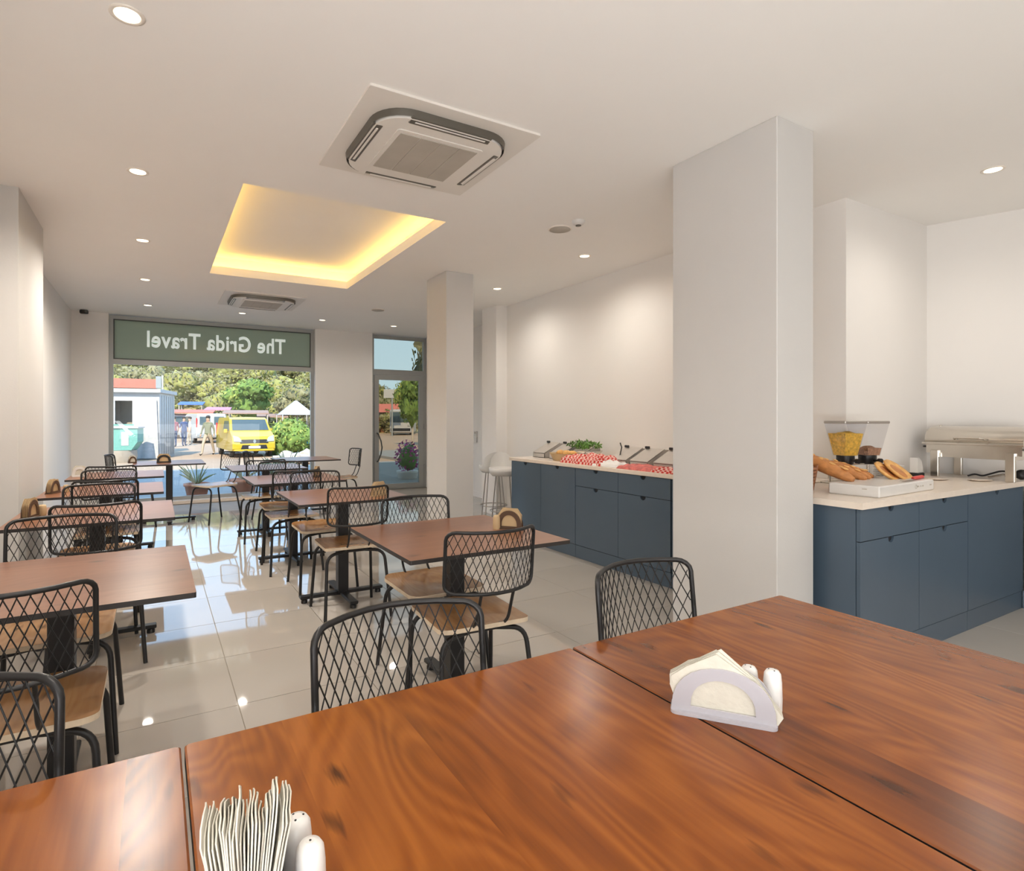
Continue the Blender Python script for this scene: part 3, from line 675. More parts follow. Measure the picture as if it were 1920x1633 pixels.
# ------------------------------------------------------------------ things on the long buffet counter
M['binm'] = mat('satin_steel_bin', (0.50, 0.46, 0.42), 0.35, 0.25)
def wedge(loc, label, w=.215, d=.26, h=.15):
    t = thing('display_bin', loc, label, 'food bin', rzL, 'wedge-shaped steel food bins')
    m = MB(); side = [(0, 0), (d, 0), (d, h), (d - .05, h), (.0, .045)]
    for x in (-w / 2, w / 2 - .006): m.prism(side, 0, .006, 0, None, lambda v, x=x: (x + v[2], v[0], v[1]))
    m.span((-w / 2, 0, 0), (w / 2, d, .006)); m.span((-w / 2, d - .006, 0), (w / 2, d, h)); m.span((-w / 2, 0, 0), (w / 2, .006, .045)); m.build('body', M['binm'], t)
    lid = MB(); lid.add([(-w / 2, 0, .05), (w / 2, 0, .05), (w / 2, d - .05, h + .004), (-w / 2, d - .05, h + .004), (-w / 2, .0, .056), (w / 2, .0, .056), (w / 2, d - .05, h + .010), (-w / 2, d - .05, h + .010)], [(0, 3, 2, 1), (4, 5, 6, 7), (0, 1, 5, 4), (1, 2, 6, 5), (2, 3, 7, 6), (3, 0, 4, 7)])
    lid.build('lid', M['binm'], t); MB().box((-w / 2 + .03, d - .07, h + .016), (.05, .02, .022), None, 0, .004).build('lid_tab', M['black'], t)
    return t
for i, (y, lb) in enumerate(((5.18, 'clear-lidded steel bin at the far end of the buffet counter'), (4.88, 'steel bin second from the far end, beside the greens'), (4.58, 'steel bin under the heap of green leaves'),
                             (3.94, 'steel bin right of the red checked cloth'), (3.68, 'steel bin in the middle of the pink cloths'), (3.40, 'steel bin next to the near pillar'), (3.13, 'steel bin half behind the near pillar'))):
    wedge((FX + .24, y, .875), lb)
def heap(name, loc, rx, ry, h, m, label, cat, seed=1, nu=26, nv=16, folds=5):
    from mathutils import noise
    def fn(a, b):
        x = (a - .5) * 2; y = (b - .5) * 2; e = max(0, 1 - max(abs(x), abs(y)) ** 3)
        n = noise.noise(Vector((x * folds * .5, y * folds * .4, seed * 5.1))); k = 1 + .12 * noise.noise(Vector((x * 3, y * 3, seed)))
        return (x * rx * k, y * ry * k, h * e ** .5 * (.62 + .75 * abs(n)) + .003)
    o = MB().grid(nu, nv, fn, 0, True, (0, 0, -.0025)).build(name, m, None, loc); return tag(o, label, cat)
heap('checked_cloth', (FX + .17, 4.20, .875), .16, .30, .105, M['gingham'], 'red and white checked cloth heaped on the buffet counter', 'cloth', 1)
o = heap('pink_cloth', (FX + .10, 3.50, .875), .10, .20, .05, M['pinkcloth'], 'crumpled pink cloth along the worktop edge between bins', 'cloth', 2)
heap('pink_cloth', (FX + .10, 3.17, .875), .10, .14, .045, M['gingham'], 'folded red striped cloth beside the near pillar', 'cloth', 3)
heap('grey_cloth', (FX + .10, 3.86, .875), .09, .17, .05, M['cover'], 'crumpled pale grey cloth between the red cloths', 'cloth', 4)
t = thing('bread_basket', (FX + .20, 4.66, .875), 'low tan basket holding rolls beneath the green leaves', 'basket', rzL)
MB().lathe([(.12, 0), (.16, .07), (.165, .075), (.15, .07), (.11, .01)], n=24, sx=1.25, sy=.8).build('body', M['tan'], t)
for k in range(5):
    m = MB().blob((-.10 + .05 * k, .02 * (-1) ** k, .075), (.05, .04, .03), k, .1, 2); m.build('roll', M['bread2'], t)
rd = random.Random(9); m = MB(); m.leaves((0, 0, .07), (.13, .22, .045), 420, .014, rd, 0, .3, 1.6); o = m.build('salad_greens', M['greens'], None, (FX + .42, 4.62, .96)); tag(o, 'heap of green salad leaves on the buffet counter', 'salad', None, 'stuff')
t = thing('salad_bowl', (FX + .42, 4.62, .875), 'steel bowl under the heap of green salad leaves', 'bowl'); MB().lathe([(.08, 0), (.13, .05), (.155, .10), (.15, .10), (.12, .05), (.02, .012)], n=28, sy=1.4).build('body', M['steel'], t)
t = thing('serving_fork', (FX + .30, 3.99, .875), 'dark serving tongs standing up beside the red checked cloth', 'tongs'); MB().tube([(0, 0, .02), (.02, -.02, .16), (.03, .01, .20)], .006, 6).build('handle', M['black'], t)

# ------------------------------------------------------------------ serving corner
WZ = .875
t = thing('display_box', (3.685, 1.75, WZ), 'long flat white box with small dark print, under the bread', 'box', R(3))
MB().box((0, 0, .031), (.70, .26, .062), None, 0, .006).build('body', M['white'], t)
for x, w_ in ((-.34, .0),): pass
pm = MB()
for x, w_ in ((.12, .022), (.16, .010), (.185, .018), (.29, .022)): pm.span((x, -.1312, .030), (x + w_, -.1302, .038))
pm.tube([(.10 + .012 * math.cos(a), -.131, .034 + .012 * math.sin(a)) for a in [PI * 2 * k / 10 for k in range(10)]], .0010, 4, closed=True)
pm.span((-.351, -.07, .040), (-.3502, -.045, .046)); pm.build('print', M['grille'], t)
def loaf(name, loc, L_, r, rot, label, m, group, taper=.55):
    mm = MB(); pts = []; rr = []
    for i in range(13):
        u = i / 12; pts.append((0, (u - .5) * L_, r + .0 + .008 * math.sin(u * PI))); rr.append(r * max(.18, math.sin(PI * (.06 + .88 * u)) ** taper))
    mm.tube(pts, rr, 14); o = mm.build('crust', m); 
    t = thing(name, loc, label, 'bread', 0, group); t.rotation_euler = rot; o.parent = t
    for k in range(4):
        sm_ = MB().blob((.004 * (-1) ** k, (-.3 + .2 * k) * L_, 2 * r + .0035), (r * .5, L_ * .06, .004), k, .1, 2); sm_.build('score_mark', M['bread2'], t)
    return t
gl = 'baguettes on the white box'
BZ = WZ + .064
loaf('baguette', (3.47, 1.98, BZ + .030), .34, .040, (R(21), 0, R(6)), 'largest pale baguette at the left of the bread pile', M['bread'], gl)
loaf('baguette', (3.545, 2.02, BZ + .045), .30, .032, (R(23), 0, R(4)), 'baguette lying just behind the largest one', M['bread'], gl)
loaf('baguette', (3.625, 1.97, BZ + .018), .30, .032, (R(18), 0, R(8)), 'darker baguette in the middle of the bread pile', M['bread'], gl)
loaf('baguette', (3.71, 1.97, BZ + .014), .27, .031, (R(17), 0, R(2)), 'crusty baguette at the right of the bread pile', M['bread'], gl)
loaf('baguette', (3.785, 1.98, BZ + .008), .24, .026, (R(14), 0, R(10)), 'small dark baguette next to the flat bread rings', M['bread'], gl)
def ringbread(loc, rot, label, R_=.085):
    t = thing('bread_ring', loc, label, 'bread', 0, 'flat bread rounds on the serving corner'); t.rotation_euler = rot
    MB().lathe([(.01, .0), (R_ * .7, 0), (R_, .012), (R_ * .96, .024), (R_ * .7, .020), (R_ * .5, .013), (.01, .011)], n=32).build('crust', M['bread2'], t)
    MB().lathe([(R_ * .62, .0135), (R_ * .56, .0165), (.01, .0155)], n=28).build('filling', M['bread'], t)
ringbread((3.87, 1.82, WZ + .090), (R(35), R(22), R(-20)), 'thin round bread leaning at the left of the pair'); ringbread((3.96, 1.80, WZ + .092), (R(35), R(22), R(-20)), 'golden round bread leaning beside the red-handled knife', .098)
t = thing('bread_knife', (4.10, 1.715, WZ + .0), 'bread knife with a red handle lying by the white box', 'knife', R(6)); 
MB().tube([(-.05, 0, .082), (-.02, 0, .083), (.10, 0, .083), (.115, 0, .083)], [.008, .011, .011, .008], 10).build('handle', M['red'], t); MB().box((-.13, .0, .080), (.17, .024, .002)).build('blade', M['steel'], t)
t.location = (3.93, 1.685, WZ - .0095)
t = thing('wicker_basket', (3.30, 2.06, WZ), 'reddish wicker basket with bread half behind the near pillar', 'basket')
m = MB()
for k in range(7): m.tube([((.13 + .004 * k) * math.cos(a), (.10 + .003 * k) * math.sin(a), .012 + .02 * k) for a in [2 * PI * j / 22 for j in range(22)]], .0085, 6, closed=True)
for j in range(16): a = 2 * PI * j / 16; m.tube([(.13 * math.cos(a), .10 * math.sin(a), 0), (.16 * math.cos(a), .125 * math.sin(a), .15)], .006, 5)
m.build('weave', M['wicker'], t)
for k in range(3):
    MB().blob((-.04 + .05 * k, .0, .12 + .01 * k), (.055, .045, .04), k, .1, 2).build('roll', M['bread2'], t)
# cereal dispenser with two clear hoppers
cz = WZ
t = thing('cereal_dispenser', (3.97, 2.04, cz), 'double cereal dispenser with clear hoppers, one full of yellow flakes', 'cereal dispenser', R(-18))
def frustum(m, c, w0, w1, d0, d1, z0, z1, mi=0, caps=True):
    vs = [(c[0] + sx * w / 2, c[1] + sy * d / 2, z) for w, d, z in ((w0, d0, z0), (w1, d1, z1)) for sx, sy in ((-1, -1), (1, -1), (1, 1), (-1, 1))]
    fs = [(0, 1, 5, 4), (1, 2, 6, 5), (2, 3, 7, 6), (3, 0, 4, 7)] + ([(3, 2, 1, 0), (4, 5, 6, 7)] if caps else [])
    m.add(vs, fs, mi); return m
for k, (cx, fm, top, nm) in enumerate(((-.085, M['corn'], .33, 'yellow corn flakes'), (.085, M['muesli'], .235, 'brown muesli'))):
    frustum(MB(), (cx, 0), .095, .165, .10, .17, .185, .395).build('hopper', M['clear'], t)
    z1 = top; q = (z1 - .185) / .21; m = MB(); frustum(m, (cx, 0), .090, .090 + .066 * q, .095, .095 + .066 * q, .188, z1); m.blob((cx, 0, z1 - .004), (.033 + .035 * q, .035 + .035 * q, .018), k, .2, 2)
    o = m.build('cereal', fm, t); o['label'] = nm
    MB().box((cx, 0, .402), (.172, .178, .018), None, 0, .004).build('lid', M['steel_d'], t)
    MB().lathe([(.045, .13), (.052, .16), (.052, .186)], (cx, 0, 0), 16).build('spout', M['black'], t)
    MB().tube([(cx, -.05, .155), (cx, -.085, .155)], .006, 8).build('turn_knob', M['black'], t)
    MB().lathe([(.016, 0), (.016, .02)], n=10).build('knob', M['black'], t, (cx, -.085, .155), (R(90), 0, 0))
st = MB(); st.box((0, .02, .006), (.34, .20, .012), None, 0, .003)
for x in (-.15, 0, .15): st.tube([(x, .06, .012), (x, .06, .13)], .009, 8)
st.span((-.165, -.02, .125), (.165, .075, .135)); st.build('stand', M['steel'], t)
def plates(loc, n, label, r=.09):
    for k in range(n):
        t = thing('plate', (loc[0], loc[1], loc[2] + .0125 * k), label if k < n - 1 else 'topmost white plate of the stack behind the bread rounds', 'plate', 0, 'stacked white plates behind the bread')
        MB().lathe([(r * .55, 0), (r * .7, .004), (r, .014), (r, .017), (r * .68, .008), (.005, .006)], n=28).build('dish', M['white'], t)
plates((4.42, 2.06, WZ), 8, 'white plate in the stack behind the bread rounds')
t = thing('glass_bowl', (4.30, 1.99, WZ), 'clear bowl in front of the plate stack', 'bowl'); MB().lathe([(.03, 0), (.05, .02), (.06, .06), (.056, .06), (.045, .022), (.005, .006)], n=24).build('body', M['clear'], t)
# chafing dish
t = thing('chafing_dish', (5.12, 1.78, WZ), 'steel roll-top chafing dish on four legs', 'chafing dish', R(-96))
W2, D2 = .285, .145; lb = .245
m = MB(); m.span((-W2, -D2, lb - .07), (W2, D2, lb - .005)); m.build('water_pan', M['steel'], t)
MB().span((-W2 - .02, -D2 - .02, lb - .008), (W2 + .02, D2 + .02, lb + .008), bev=.003).build('rim', M['steel'], t)
prof = [(-D2 * 1.04 * math.cos(a), .118 * math.sin(a) ** .75 if a not in (0,) else 0) for a in [PI * k / 18 for k in range(19)]]
lid = MB(); lid.prism([(y, max(0, z.real if isinstance(z, complex) else z)) for y, z in prof], -W2 - .008, W2 + .008, 0, None, lambda v: (v[2], v[0], lb + .008 + v[1]))
lid.sm = [True if len(f) == 4 else False for f in lid.f]; ld = lid.build('roll_lid', M['steel'], t)
MB().tube(fil([(-.09, -D2 - .02, lb + .035), (-.08, -D2 - .05, lb + .045), (.08, -D2 - .05, lb + .045), (.09, -D2 - .02, lb + .035)], .02), .007, 8).build('handle', M['steel'], ld)
for sx in (-1, 1):
    for sy in (-1, 1):
        MB().span((sx * .225 - .026, sy * (D2 + .004) - .012, 0), (sx * .225 + .026, sy * (D2 + .004) + .012, lb - .05), bev=.003).build('leg', M['steel'], t)
    MB().tube(fil([(sx * W2, -.06, lb - .03), (sx * (W2 + .07), -.06, lb - .03), (sx * (W2 + .07), .06, lb - .03), (sx * W2, .06, lb - .03)], .02), .007, 8).build('side_handle', M['black'], t)
    MB().lathe([(.016, 0), (.02, .015), (.008, .03)], (sx * (W2 - .02), 0, lb + .10), 12).build('hinge_knob', M['steel'], t)
MB().span((-.235, -D2 + .01, lb - .10), (.235, D2 - .01, lb - .07)).build('pan_bottom', M['steel'], t)
t = thing('serving_tongs', (5.12, 1.70, WZ), 'black and steel serving tongs lying under the chafing dish', 'tongs', R(-80))
MB().tube(fil([(-.16, 0, .012), (-.12, 0, .030), (-.08, 0, .016), (.02, 0, .06), (.12, .02, .05)], .02), .006, 6).build('arm', M['black'], t); MB().tube([(-.05, .02, .010), (.03, .02, .035), (.10, .02, .03)], .007, 6, flat=2.0).build('arm', M['steel'], t)
MB().blob((.12, .01, .04), (.035, .03, .035), 3, .2, 2).build('grip', M['black'], t)
for x, y, lb_ in ((4.72, 1.90, 'pale oval saucer in front of the left chafing legs'), (4.90, 1.72, 'pale oval saucer before the middle of the chafing dish')):
    t = thing('saucer', (x, y, WZ), lb_, 'saucer', 0, 'pale saucers by the chafing dish'); MB().lathe([(.04, 0), (.09, .008), (.092, .011), (.06, .006), (.005, .004)], n=28, sy=.7).build('dish', M['top'], t)
t = thing('paper_holder', (4.86, 2.08, WZ), 'small white rounded holder left of the chafing dish', 'holder'); MB().box((0, 0, .015), (.09, .07, .03), None, 0, .006).build('base', M['black'], t)
MB().prism([(-.04, .03), (.04, .03), (.04, .06), (.025, .11), (-.01, .135), (-.04, .14)], -.025, .025, 0, None, lambda v: (v[0], v[2], v[1])).build('card', M['white'], t)

# ------------------------------------------------------------------ white bar stools beyond the far pillar
def stool(loc, rz, label):
    t = thing('bar_stool', loc, label, 'bar stool', rz, 'white bar stools')
    MB().lathe([(.05, .60), (.15, .605), (.185, .64), (.19, .70), (.182, .70), (.17, .648), (.13, .635), (.01, .63)], n=28).build('seat', M['white'], t)
    m = MB(); m.grid(12, 6, lambda a, b: (.19 * math.sin((a - .5) * 2.3) * (1 - .15 * b), .19 * math.cos((a - .5) * 2.3) + .03 * b, .68 + b * (.20 - .10 * (2 * a - 1) ** 2)), 0, True, (0, .006, 0)); m.build('backrest', M['white'], t)
    for k in range(4):
        a = PI / 4 + k * PI / 2; MB().tube([(.19 * math.cos(a), .19 * math.sin(a), 0), (.12 * math.cos(a), .12 * math.sin(a), .61)], .008, 6).build('leg', M['steel_d'], t)
    MB().tube([(.175 * math.cos(a), .175 * math.sin(a), .18) for a in [2 * PI * k / 20 for k in range(20)]], .006, 6, closed=True).build('foot_ring', M['steel_d'], t)
stool((3.71, 5.98, 0), R(-20), 'white bar stool nearest the buffet counter end, with its curved back'); stool((3.82, 6.42, 0), R(160), 'white bar stool partly hidden behind the far pillar')

# ================================================================== OUTSIDE
M['sand'] = mat('sandy_ground', (0.42, 0.29, 0.19), 0.9, var=0.12, scale=.6, bump=.3, bscale=6)
M['pave'] = mat('grey_paving', (0.30, 0.28, 0.25), 0.75, var=0.08, scale=2)
M['hill'] = mat('dry_hillside', (0.40, 0.33, 0.17), 0.95, var=0.3, scale=.25)
M['kiosk'] = mat('kiosk_white', (0.42, 0.42, 0.42), 0.6); M['teal'] = mat('mint_counter', (0.15, 0.36, 0.31), 0.5, var=.1)
M['inner'] = mat('kiosk_inside', (0.36, 0.31, 0.25), 0.8); M['rust'] = mat('red_roof', (0.55, 0.16, 0.11), 0.8)
M['yellow'] = mat('taxi_yellow', (0.52, 0.36, 0.01), 0.3, var=.02, **{'Coat Weight': 0.4}); M['vanw'] = mat('van_white', (0.44, 0.44, 0.44), 0.3)
M['carglass'] = mat('car_glass', (0.06, 0.09, 0.10), 0.08, var=.05); M['tyre'] = mat('tyre', (0.02, 0.02, 0.02), 0.8); M['lamp'] = mat('headlamp', (0.45, 0.46, 0.42), 0.15, 0.3)
M['skin'] = mat('skin', (0.50, 0.30, 0.20), 0.6); M['jean'] = mat('denim', (0.06, 0.09, 0.17), 0.8); M['khaki'] = mat('khaki', (0.45, 0.38, 0.30), 0.8); M['hair'] = mat('hair', (0.03, 0.02, 0.015), 0.7)
M['olive'] = mat('olive_shirt', (0.16, 0.17, 0.10), 0.8); M['maroon'] = mat('maroon_shirt', (0.30, 0.12, 0.14), 0.8); M['navy'] = mat('navy_shirt', (0.05, 0.08, 0.18), 0.8)
M['magenta'] = mat('magenta_flowers', (0.50, 0.05, 0.30), 0.6, var=.4, scale=20); M['stone'] = mat('stone', (0.48, 0.40, 0.33), 0.9, var=.3, scale=6, bump=.5, bscale=8)
M['cyan'] = mat('turquoise_tarp', (0.04, 0.42, 0.55), 0.5); M['tent'] = mat('white_canvas', (0.46, 0.46, 0.46), 0.8); M['bark'] = mat('pale_bark', (0.46, 0.40, 0.33), 0.9)
gz = -.30
struct('pavement', MB().span((-12, 10.15, -.5), (8, 16.6, -.03)), M['pave'], label='grey pavement in front of the shop')
struct('kerb', MB().span((-12, 16.6, -.5), (8, 16.85, -.02)), M['top'])
struct('road', MB().span((8, 10.15, -.5), (40, 26, -.20)), M['pave'], label='grey asphalt road')
struct('ground', MB().span((-60, 10.1, -.9), (160, 260, gz)), M['sand'], label='sandy parking ground')
# hill
from mathutils import noise as NZ
def hill_h(x, y):
    d = math.hypot(x, y); az = math.degrees(math.atan2(x, y))
    e = 7.6 if az < 9 else 7.6 - (az - 9) * .52
    e = max(1.0, e); r = (d - 62) / 70
    if r < 0: return gz - .2
    return gz - .2 + math.sin(min(1, r) * PI / 2) * math.tan(R(e)) * 125 * .93 + NZ.noise(Vector((x * .04, y * .04, 0))) * 3.0 * min(1, r)
hm = MB(); hm.grid(60, 30, lambda a, b: (lambda x, y: (x, y, hill_h(x, y)))(-45 + 150 * a, 55 + 110 * b), 0, True); struct('hillside', hm, M['hill'], label='scrub-covered hillside')
# tree kinds
def crown_mesh(seed, cols, r=1.0, hz=.8, lf=2200):
    rd = random.Random(seed); m = MB()
    for k in range(9):
        a = rd.uniform(0, 2 * PI); q = rd.uniform(0, .55) * r; c = (q * math.cos(a), q * math.sin(a), hz + rd.uniform(-.28, .42))
        rr = rd.uniform(.34, .52) * r; m.blob(c, (rr * .9, rr * .9, rr * .72), seed + k, .45, 3, 0, fr=4.5); m.leaves(c, (rr * 1.2, rr * 1.2, rr), lf // 9, .05 * r, rd, 1 + (k % 2), .72, 1.3)
    return m
LEAF = [mat('foliage_olive', (0.17, 0.17, 0.05), 0.9, var=.5, scale=4), mat('foliage_yellow_green', (0.27, 0.265, 0.075), 0.9, var=.45, scale=4), mat('foliage_grey_green', (0.25, 0.23, 0.12), 0.9, var=.45, scale=4), mat('foliage_fresh', (0.15, 0.235, 0.05), 0.9, var=.4, scale=4), mat('foliage_lime', (0.30, 0.34, 0.08), 0.9, var=.3, scale=4)]
protos = []
def tree(name, loc, s, k, label, cat='tree', group=None, sz=1.0, trunk=True):
    key = (k, trunk)
    src = next((p for q, p in protos if q == key), None)
    if src is None:
        t = thing(name, loc, label, cat, 0, group)
        m = crown_mesh(20 + k * 7 + (0 if trunk else 3), None, hz=1.25 if trunk else .45); cr = m.build('crown', [LEAF[k], LEAF[(k + 1) % 3] if k < 3 else LEAF[3], LEAF[2] if k < 3 else LEAF[4]], t)
        MB().tube([(0, 0, -.1), (.02, .01, .5), (0, .03, 1.1 if trunk else .4)], [.07, .055, .04], 7).build('trunk', M['bark'], t)
        protos.append((key, t))
    else: t = copy_tree(src)
    t.name = name; t.location = loc; t.scale = (s, s, s * sz); t.rotation_euler = (0, 0, random.uniform(0, 6)); tag(t, label, cat, group); return t
rd = random.Random(21)
LB = ['olive green scrub tree on the hillside', 'yellow-green tree along the foot of the hill', 'grey-green bush on the hillside']
n_t = 0
for row in range(11):
    d = 64 + row * 6.5
    for j in range(16):
        az = -8 + j * 2.05 + rd.uniform(-.8, .8)
        if az > 22.5: continue
        dd = d + rd.uniform(-2.5, 2.5); x, y = dd * math.sin(R(az)), dd * math.cos(R(az)); k = rd.choice((0, 0, 2, 2, 1)) if row > 1 else 1
        if row < 2 and az > 12: k = 2
        s = rd.uniform(2.0, 3.1) * (1.0 + .06 * row)
        if az < -1.2 and row < 1: s *= 1.2
        tree('hillside_tree', (x, y, hill_h(x, y) - .3 * s * .3), s, k, LB[k], 'tree', 'trees covering the hillside', 1.0, False)
tree('green_tree', on_z(478, 800, gz) * 0 + Vector((7.6, 56, gz)), 2.7, 3, 'fresh green tree above the yellow van', 'tree', None, .95)
tree('roadside_tree', Vector((10.5, 50, gz)), 2.0, 2, 'thin grey-green tree before the white tents', 'tree', None, 1.15)
p = on_z(551, 852, gz); tree('round_shrub', Vector((p.x, p.y, gz - .1)), 1.25, 3, 'bright green round shrub right of the yellow van', 'shrub', None, 1.15, False)
p = on_z(520, 850, gz); tree('low_shrub', Vector((p.x + .2, p.y, gz - .1)), .8, 1, 'small yellow-green shrub next to the yellow van', 'shrub', None, 1.0, False)
# kiosk
t = thing('kiosk', (-1.12, 26.3, gz), 'white kiosk cabin with a flat roof and an open serving hatch', 'kiosk', R(-14))
kw, kd, kh = 2.65, 2.4, 2.62
m = MB(); m.span((-kw / 2 - .9, 0, 0), (-.22, .06, kh)); m.span((.40, 0, 0), (kw / 2, .06, kh)); m.span((-.22, 0, 0), (.40, .06, 1.35)); m.span((-.22, 0, 2.3), (.40, .06, kh))
m.span((kw / 2 - .06, 0.06, 0), (kw / 2, kd, kh)); m.span((-kw / 2 - .9, kd - .06, 0), (kw / 2 - .06, kd, kh)); m.span((-kw / 2 - .9, .06, 0), (-kw / 2 - .84, kd, kh)); m.build('wall', M['kiosk'], t)
MB().span((-kw / 2 - 1.0, -.18, kh), (kw / 2 + .08, kd + .1, kh + .14)).build('roof', M['kiosk'], t); MB().span((-kw / 2 - .8, .9, .02), (kw / 2 - .1, 1.0, kh - .05)).build('inner_screen', M['inner'], t)
MB().span((-.26, -.04, 1.33), (.44, .0, 1.39)).build('hatch_sill', M['teal'], t)
fr = MB(); frame_rect(fr, -.27, .45, 1.30, 2.36, -.03, 0, .06); fr.build('hatch_frame', M['white'], t)
for k in range(6): MB().span((kw / 2, .3 + .36 * k, .1), (kw / 2 + .02, .34 + .36 * k, kh - .1)).build('rib', M['alu'], t)
d = MB(); d.grid(14, 12, lambda a, b: (.46 + .78 * a + (.10 * b * (a - .3)) + .03 * math.sin(a * 9) * b, -.05 - .04 * math.sin(a * 14) - (.45 * max(0, b - .75) ** 1.2), kh - .25 - b * (kh - .30)), 0, True, (0, -.01, 0)); tag(d.build('white_drape', M['tent'], None, t.location, t.rotation_euler), 'white sheet hanging over the kiosk front', 'sheet')
t2 = thing('mint_counter', (-1.15, 24.7, gz), 'mint green box counter in front of the kiosk hatch', 'counter', R(-14)); MB().prism([(-1.0, .45), (.42, .45), (.62, .75), (.62, 1.25), (-1.0, 1.25)], 0, .75, 0, None, lambda v: (v[0], v[2], v[1])).build('body', M['teal'], t2)
MB().span((-1.05, -.05, 1.25), (.66, .8, 1.30)).build('top', M['kiosk'], t2); MB().span((.10, -.012, .62), (.34, 0, 1.12)).build('front_sign', M['kiosk'], t2)
MB().lathe([(.55, 0), (.60, .2), (.58, .44)], (-.1, .4, 0), 20).build('barrel_base', M['inner'], t2)
m = MB(); m.span((-3.4, 29.5, 2.65), (.1, 31.5, 3.05)); o = m.build('red_roof', M['rust']); tag(o, 'red tiled roof showing above the kiosk', 'roof'); MB().span((-3.4, 29.4, gz), (.05, 31.5, 2.62)).build('wall', M['inner'], o)
t = thing('lamp_box', (.28, 27.4, gz), 'thin post with a pale box beside the kiosk roof', 'post'); MB().tube([(0, 0, 0), (0, 0, 3.4)], .03, 8).build('post', M['white'], t); MB().box((-.14, 0, 3.1), (.2, .2, .5), None, 0, .02).build('box', M['alu'], t)
# vehicles
def van(loc, rz, label, paint, s=1.0, group=None, logo=True):
    t = thing('van', loc, label, 'van', rz, group, s)
    side = [(-2.05, .32), (2.0, .28), (2.12, .40), (2.12, .62), (2.0, .93), (1.42, 1.16), (.88, 1.72), (.62, 1.80), (-1.85, 1.80), (-2.02, 1.70), (-2.10, 1.0), (-2.10, .45)]
    cols = [(-.90, .985), (-.84, 1.0), (0, 1.012), (.84, 1.0), (.90, .985)]
    m = MB(); n = len(side); vs = []
    for x, k in cols:
        for y, z in side:
            tw = 1 - .15 * max(0, (z - 1.0)) ** 1.0; vs.append((x * tw, y * (k if abs(x) > .5 else 1.0 + (.015 if y > 1.9 else 0)), z * (1 if abs(x) < .5 else (1 - .012 * (z > 1.6)))))
    fs = []
    for c in range(4):
        for i in range(n): j = (i + 1) % n; fs.append((c * n + i, (c + 1) * n + i, (c + 1) * n + j, c * n + j))
    fs += [tuple(range(n)), tuple(range(5 * n - 1, 4 * n - 1, -1))]; m.add(vs, fs, 0, False); m.build('body', paint, t)
    # windscreen follows the slope between (1.25,1.12) and (.55,1.70)
    def slope(u, v, off=.012): y = 1.39 + (.93 - 1.39) * v; z = 1.19 + (1.67 - 1.19) * v; w_ = .78 - .06 * v; return ((u - .5) * 2 * w_, y + off * .64, z + off * .77)
    MB().grid(6, 4, slope, 0, True, (0, .004, .005)).build('windscreen', M['carglass'], t)
    for sx in (-1, 1):
        MB().prism([(1.20, 1.20), (-.25, 1.20), (-.25, 1.62), (.72, 1.62)], 0, .012, 0, None, lambda v: (sx * (.905 - (v[1] - 1.0) * .13 + v[2] * .8 * 1), v[0], v[1])).build('side_window', M['carglass'], t)
        MB().prism([(1.70, .70), (1.90, .60), (1.99, .72), (1.99, .92), (1.62, 1.02)], 0, .0, 0).v
        MB().prism([(sx * .50, .70), (sx * .84, .72), (sx * .86, .98), (sx * .62, .90)], 0, .05, 0, None, lambda v: (v[0], 2.09 - (v[1] - .70) * .55 + v[2], v[1])).build('headlight', M['lamp'], t)
        MB().box((sx * .98, .95, 1.16), (.16, .09, .20), None, 0, .03).build('wing_mirror', paint, t)
        MB().box((sx * .87, -2.10, 1.25), (.07, .03, .55), None, 0, .01).build('tail_lamp', M['red'], t)
        for y in (1.35, -1.30):
            w_ = MB().lathe([(.20, -.09), (.32, -.08), (.33, 0), (.32, .08), (.20, .09)], n=22).build('wheel', M['tyre'], t, (sx * .80, y, .33), (0, R(90), 0))
            MB().lathe([(.19, -.095), (.19, .095)], n=14).build('hubcap', M['alu'], w_)
    MB().prism([(-.60, .64), (.60, .64), (.52, .80), (-.52, .80)], 0, .03, 0, None, lambda v: (v[0], 2.13 + v[2] - max(0, v[1] - .62) * .3, v[1])).build('grille', M['gap'], t)
    MB().prism([(-.58, .34), (.58, .34), (.50, .56), (-.50, .56)], 0, .02, 0, None, lambda v: (v[0], 2.125 + v[2], v[1])).build('lower_intake', M['gap'], t)
    pl_ = MB().box((0, 2.16, .46), (.50, .02, .11), None, 0, .004).build('licence_plate', M['white'], t)
    if logo: MB().prism([(-.07, .72), (0, .61), (.07, .72), (0, .83)], 0, .02, 0, None, lambda v: (v[0], 2.15 + v[2], v[1])).build('badge', M['steel'], t)
    for x in (-.40, .40): MB().prism([(x - .30, 1.10), (x + .30, 1.10), (x + .28, 1.60), (x - .28, 1.60)], 0, .012, 0, None, lambda v: (v[0], -2.105 + max(0, v[1] - 1.0) * .11 - v[2], v[1])).build('rear_window', M['carglass'], t)
    MB().box((0, -2.13, .45), (1.7, .10, .22), None, 0, .03).build('bumper', M['alu'], t); MB().box((0, 2.10, .33), (1.7, .14, .10), None, 0, .03).build('bumper', paint, t)
    return t
p = on_z(465, 858, gz); van((p.x + .1, p.y + 1.9, gz), PI + R(4), 'yellow taxi van parked facing the shop window', M['yellow'], .93)
p = on_z(385, 831, gz); van((p.x, p.y + 2.0, gz), R(10), 'white van seen from behind beyond the walking man', M['vanw'], 1.08, None, False)
p = on_z(333, 826, gz); van((p.x, p.y + 3.0, gz), R(-6), 'white van with people standing behind it, half behind the kiosk', M['vanw'], 1.1, None, False)
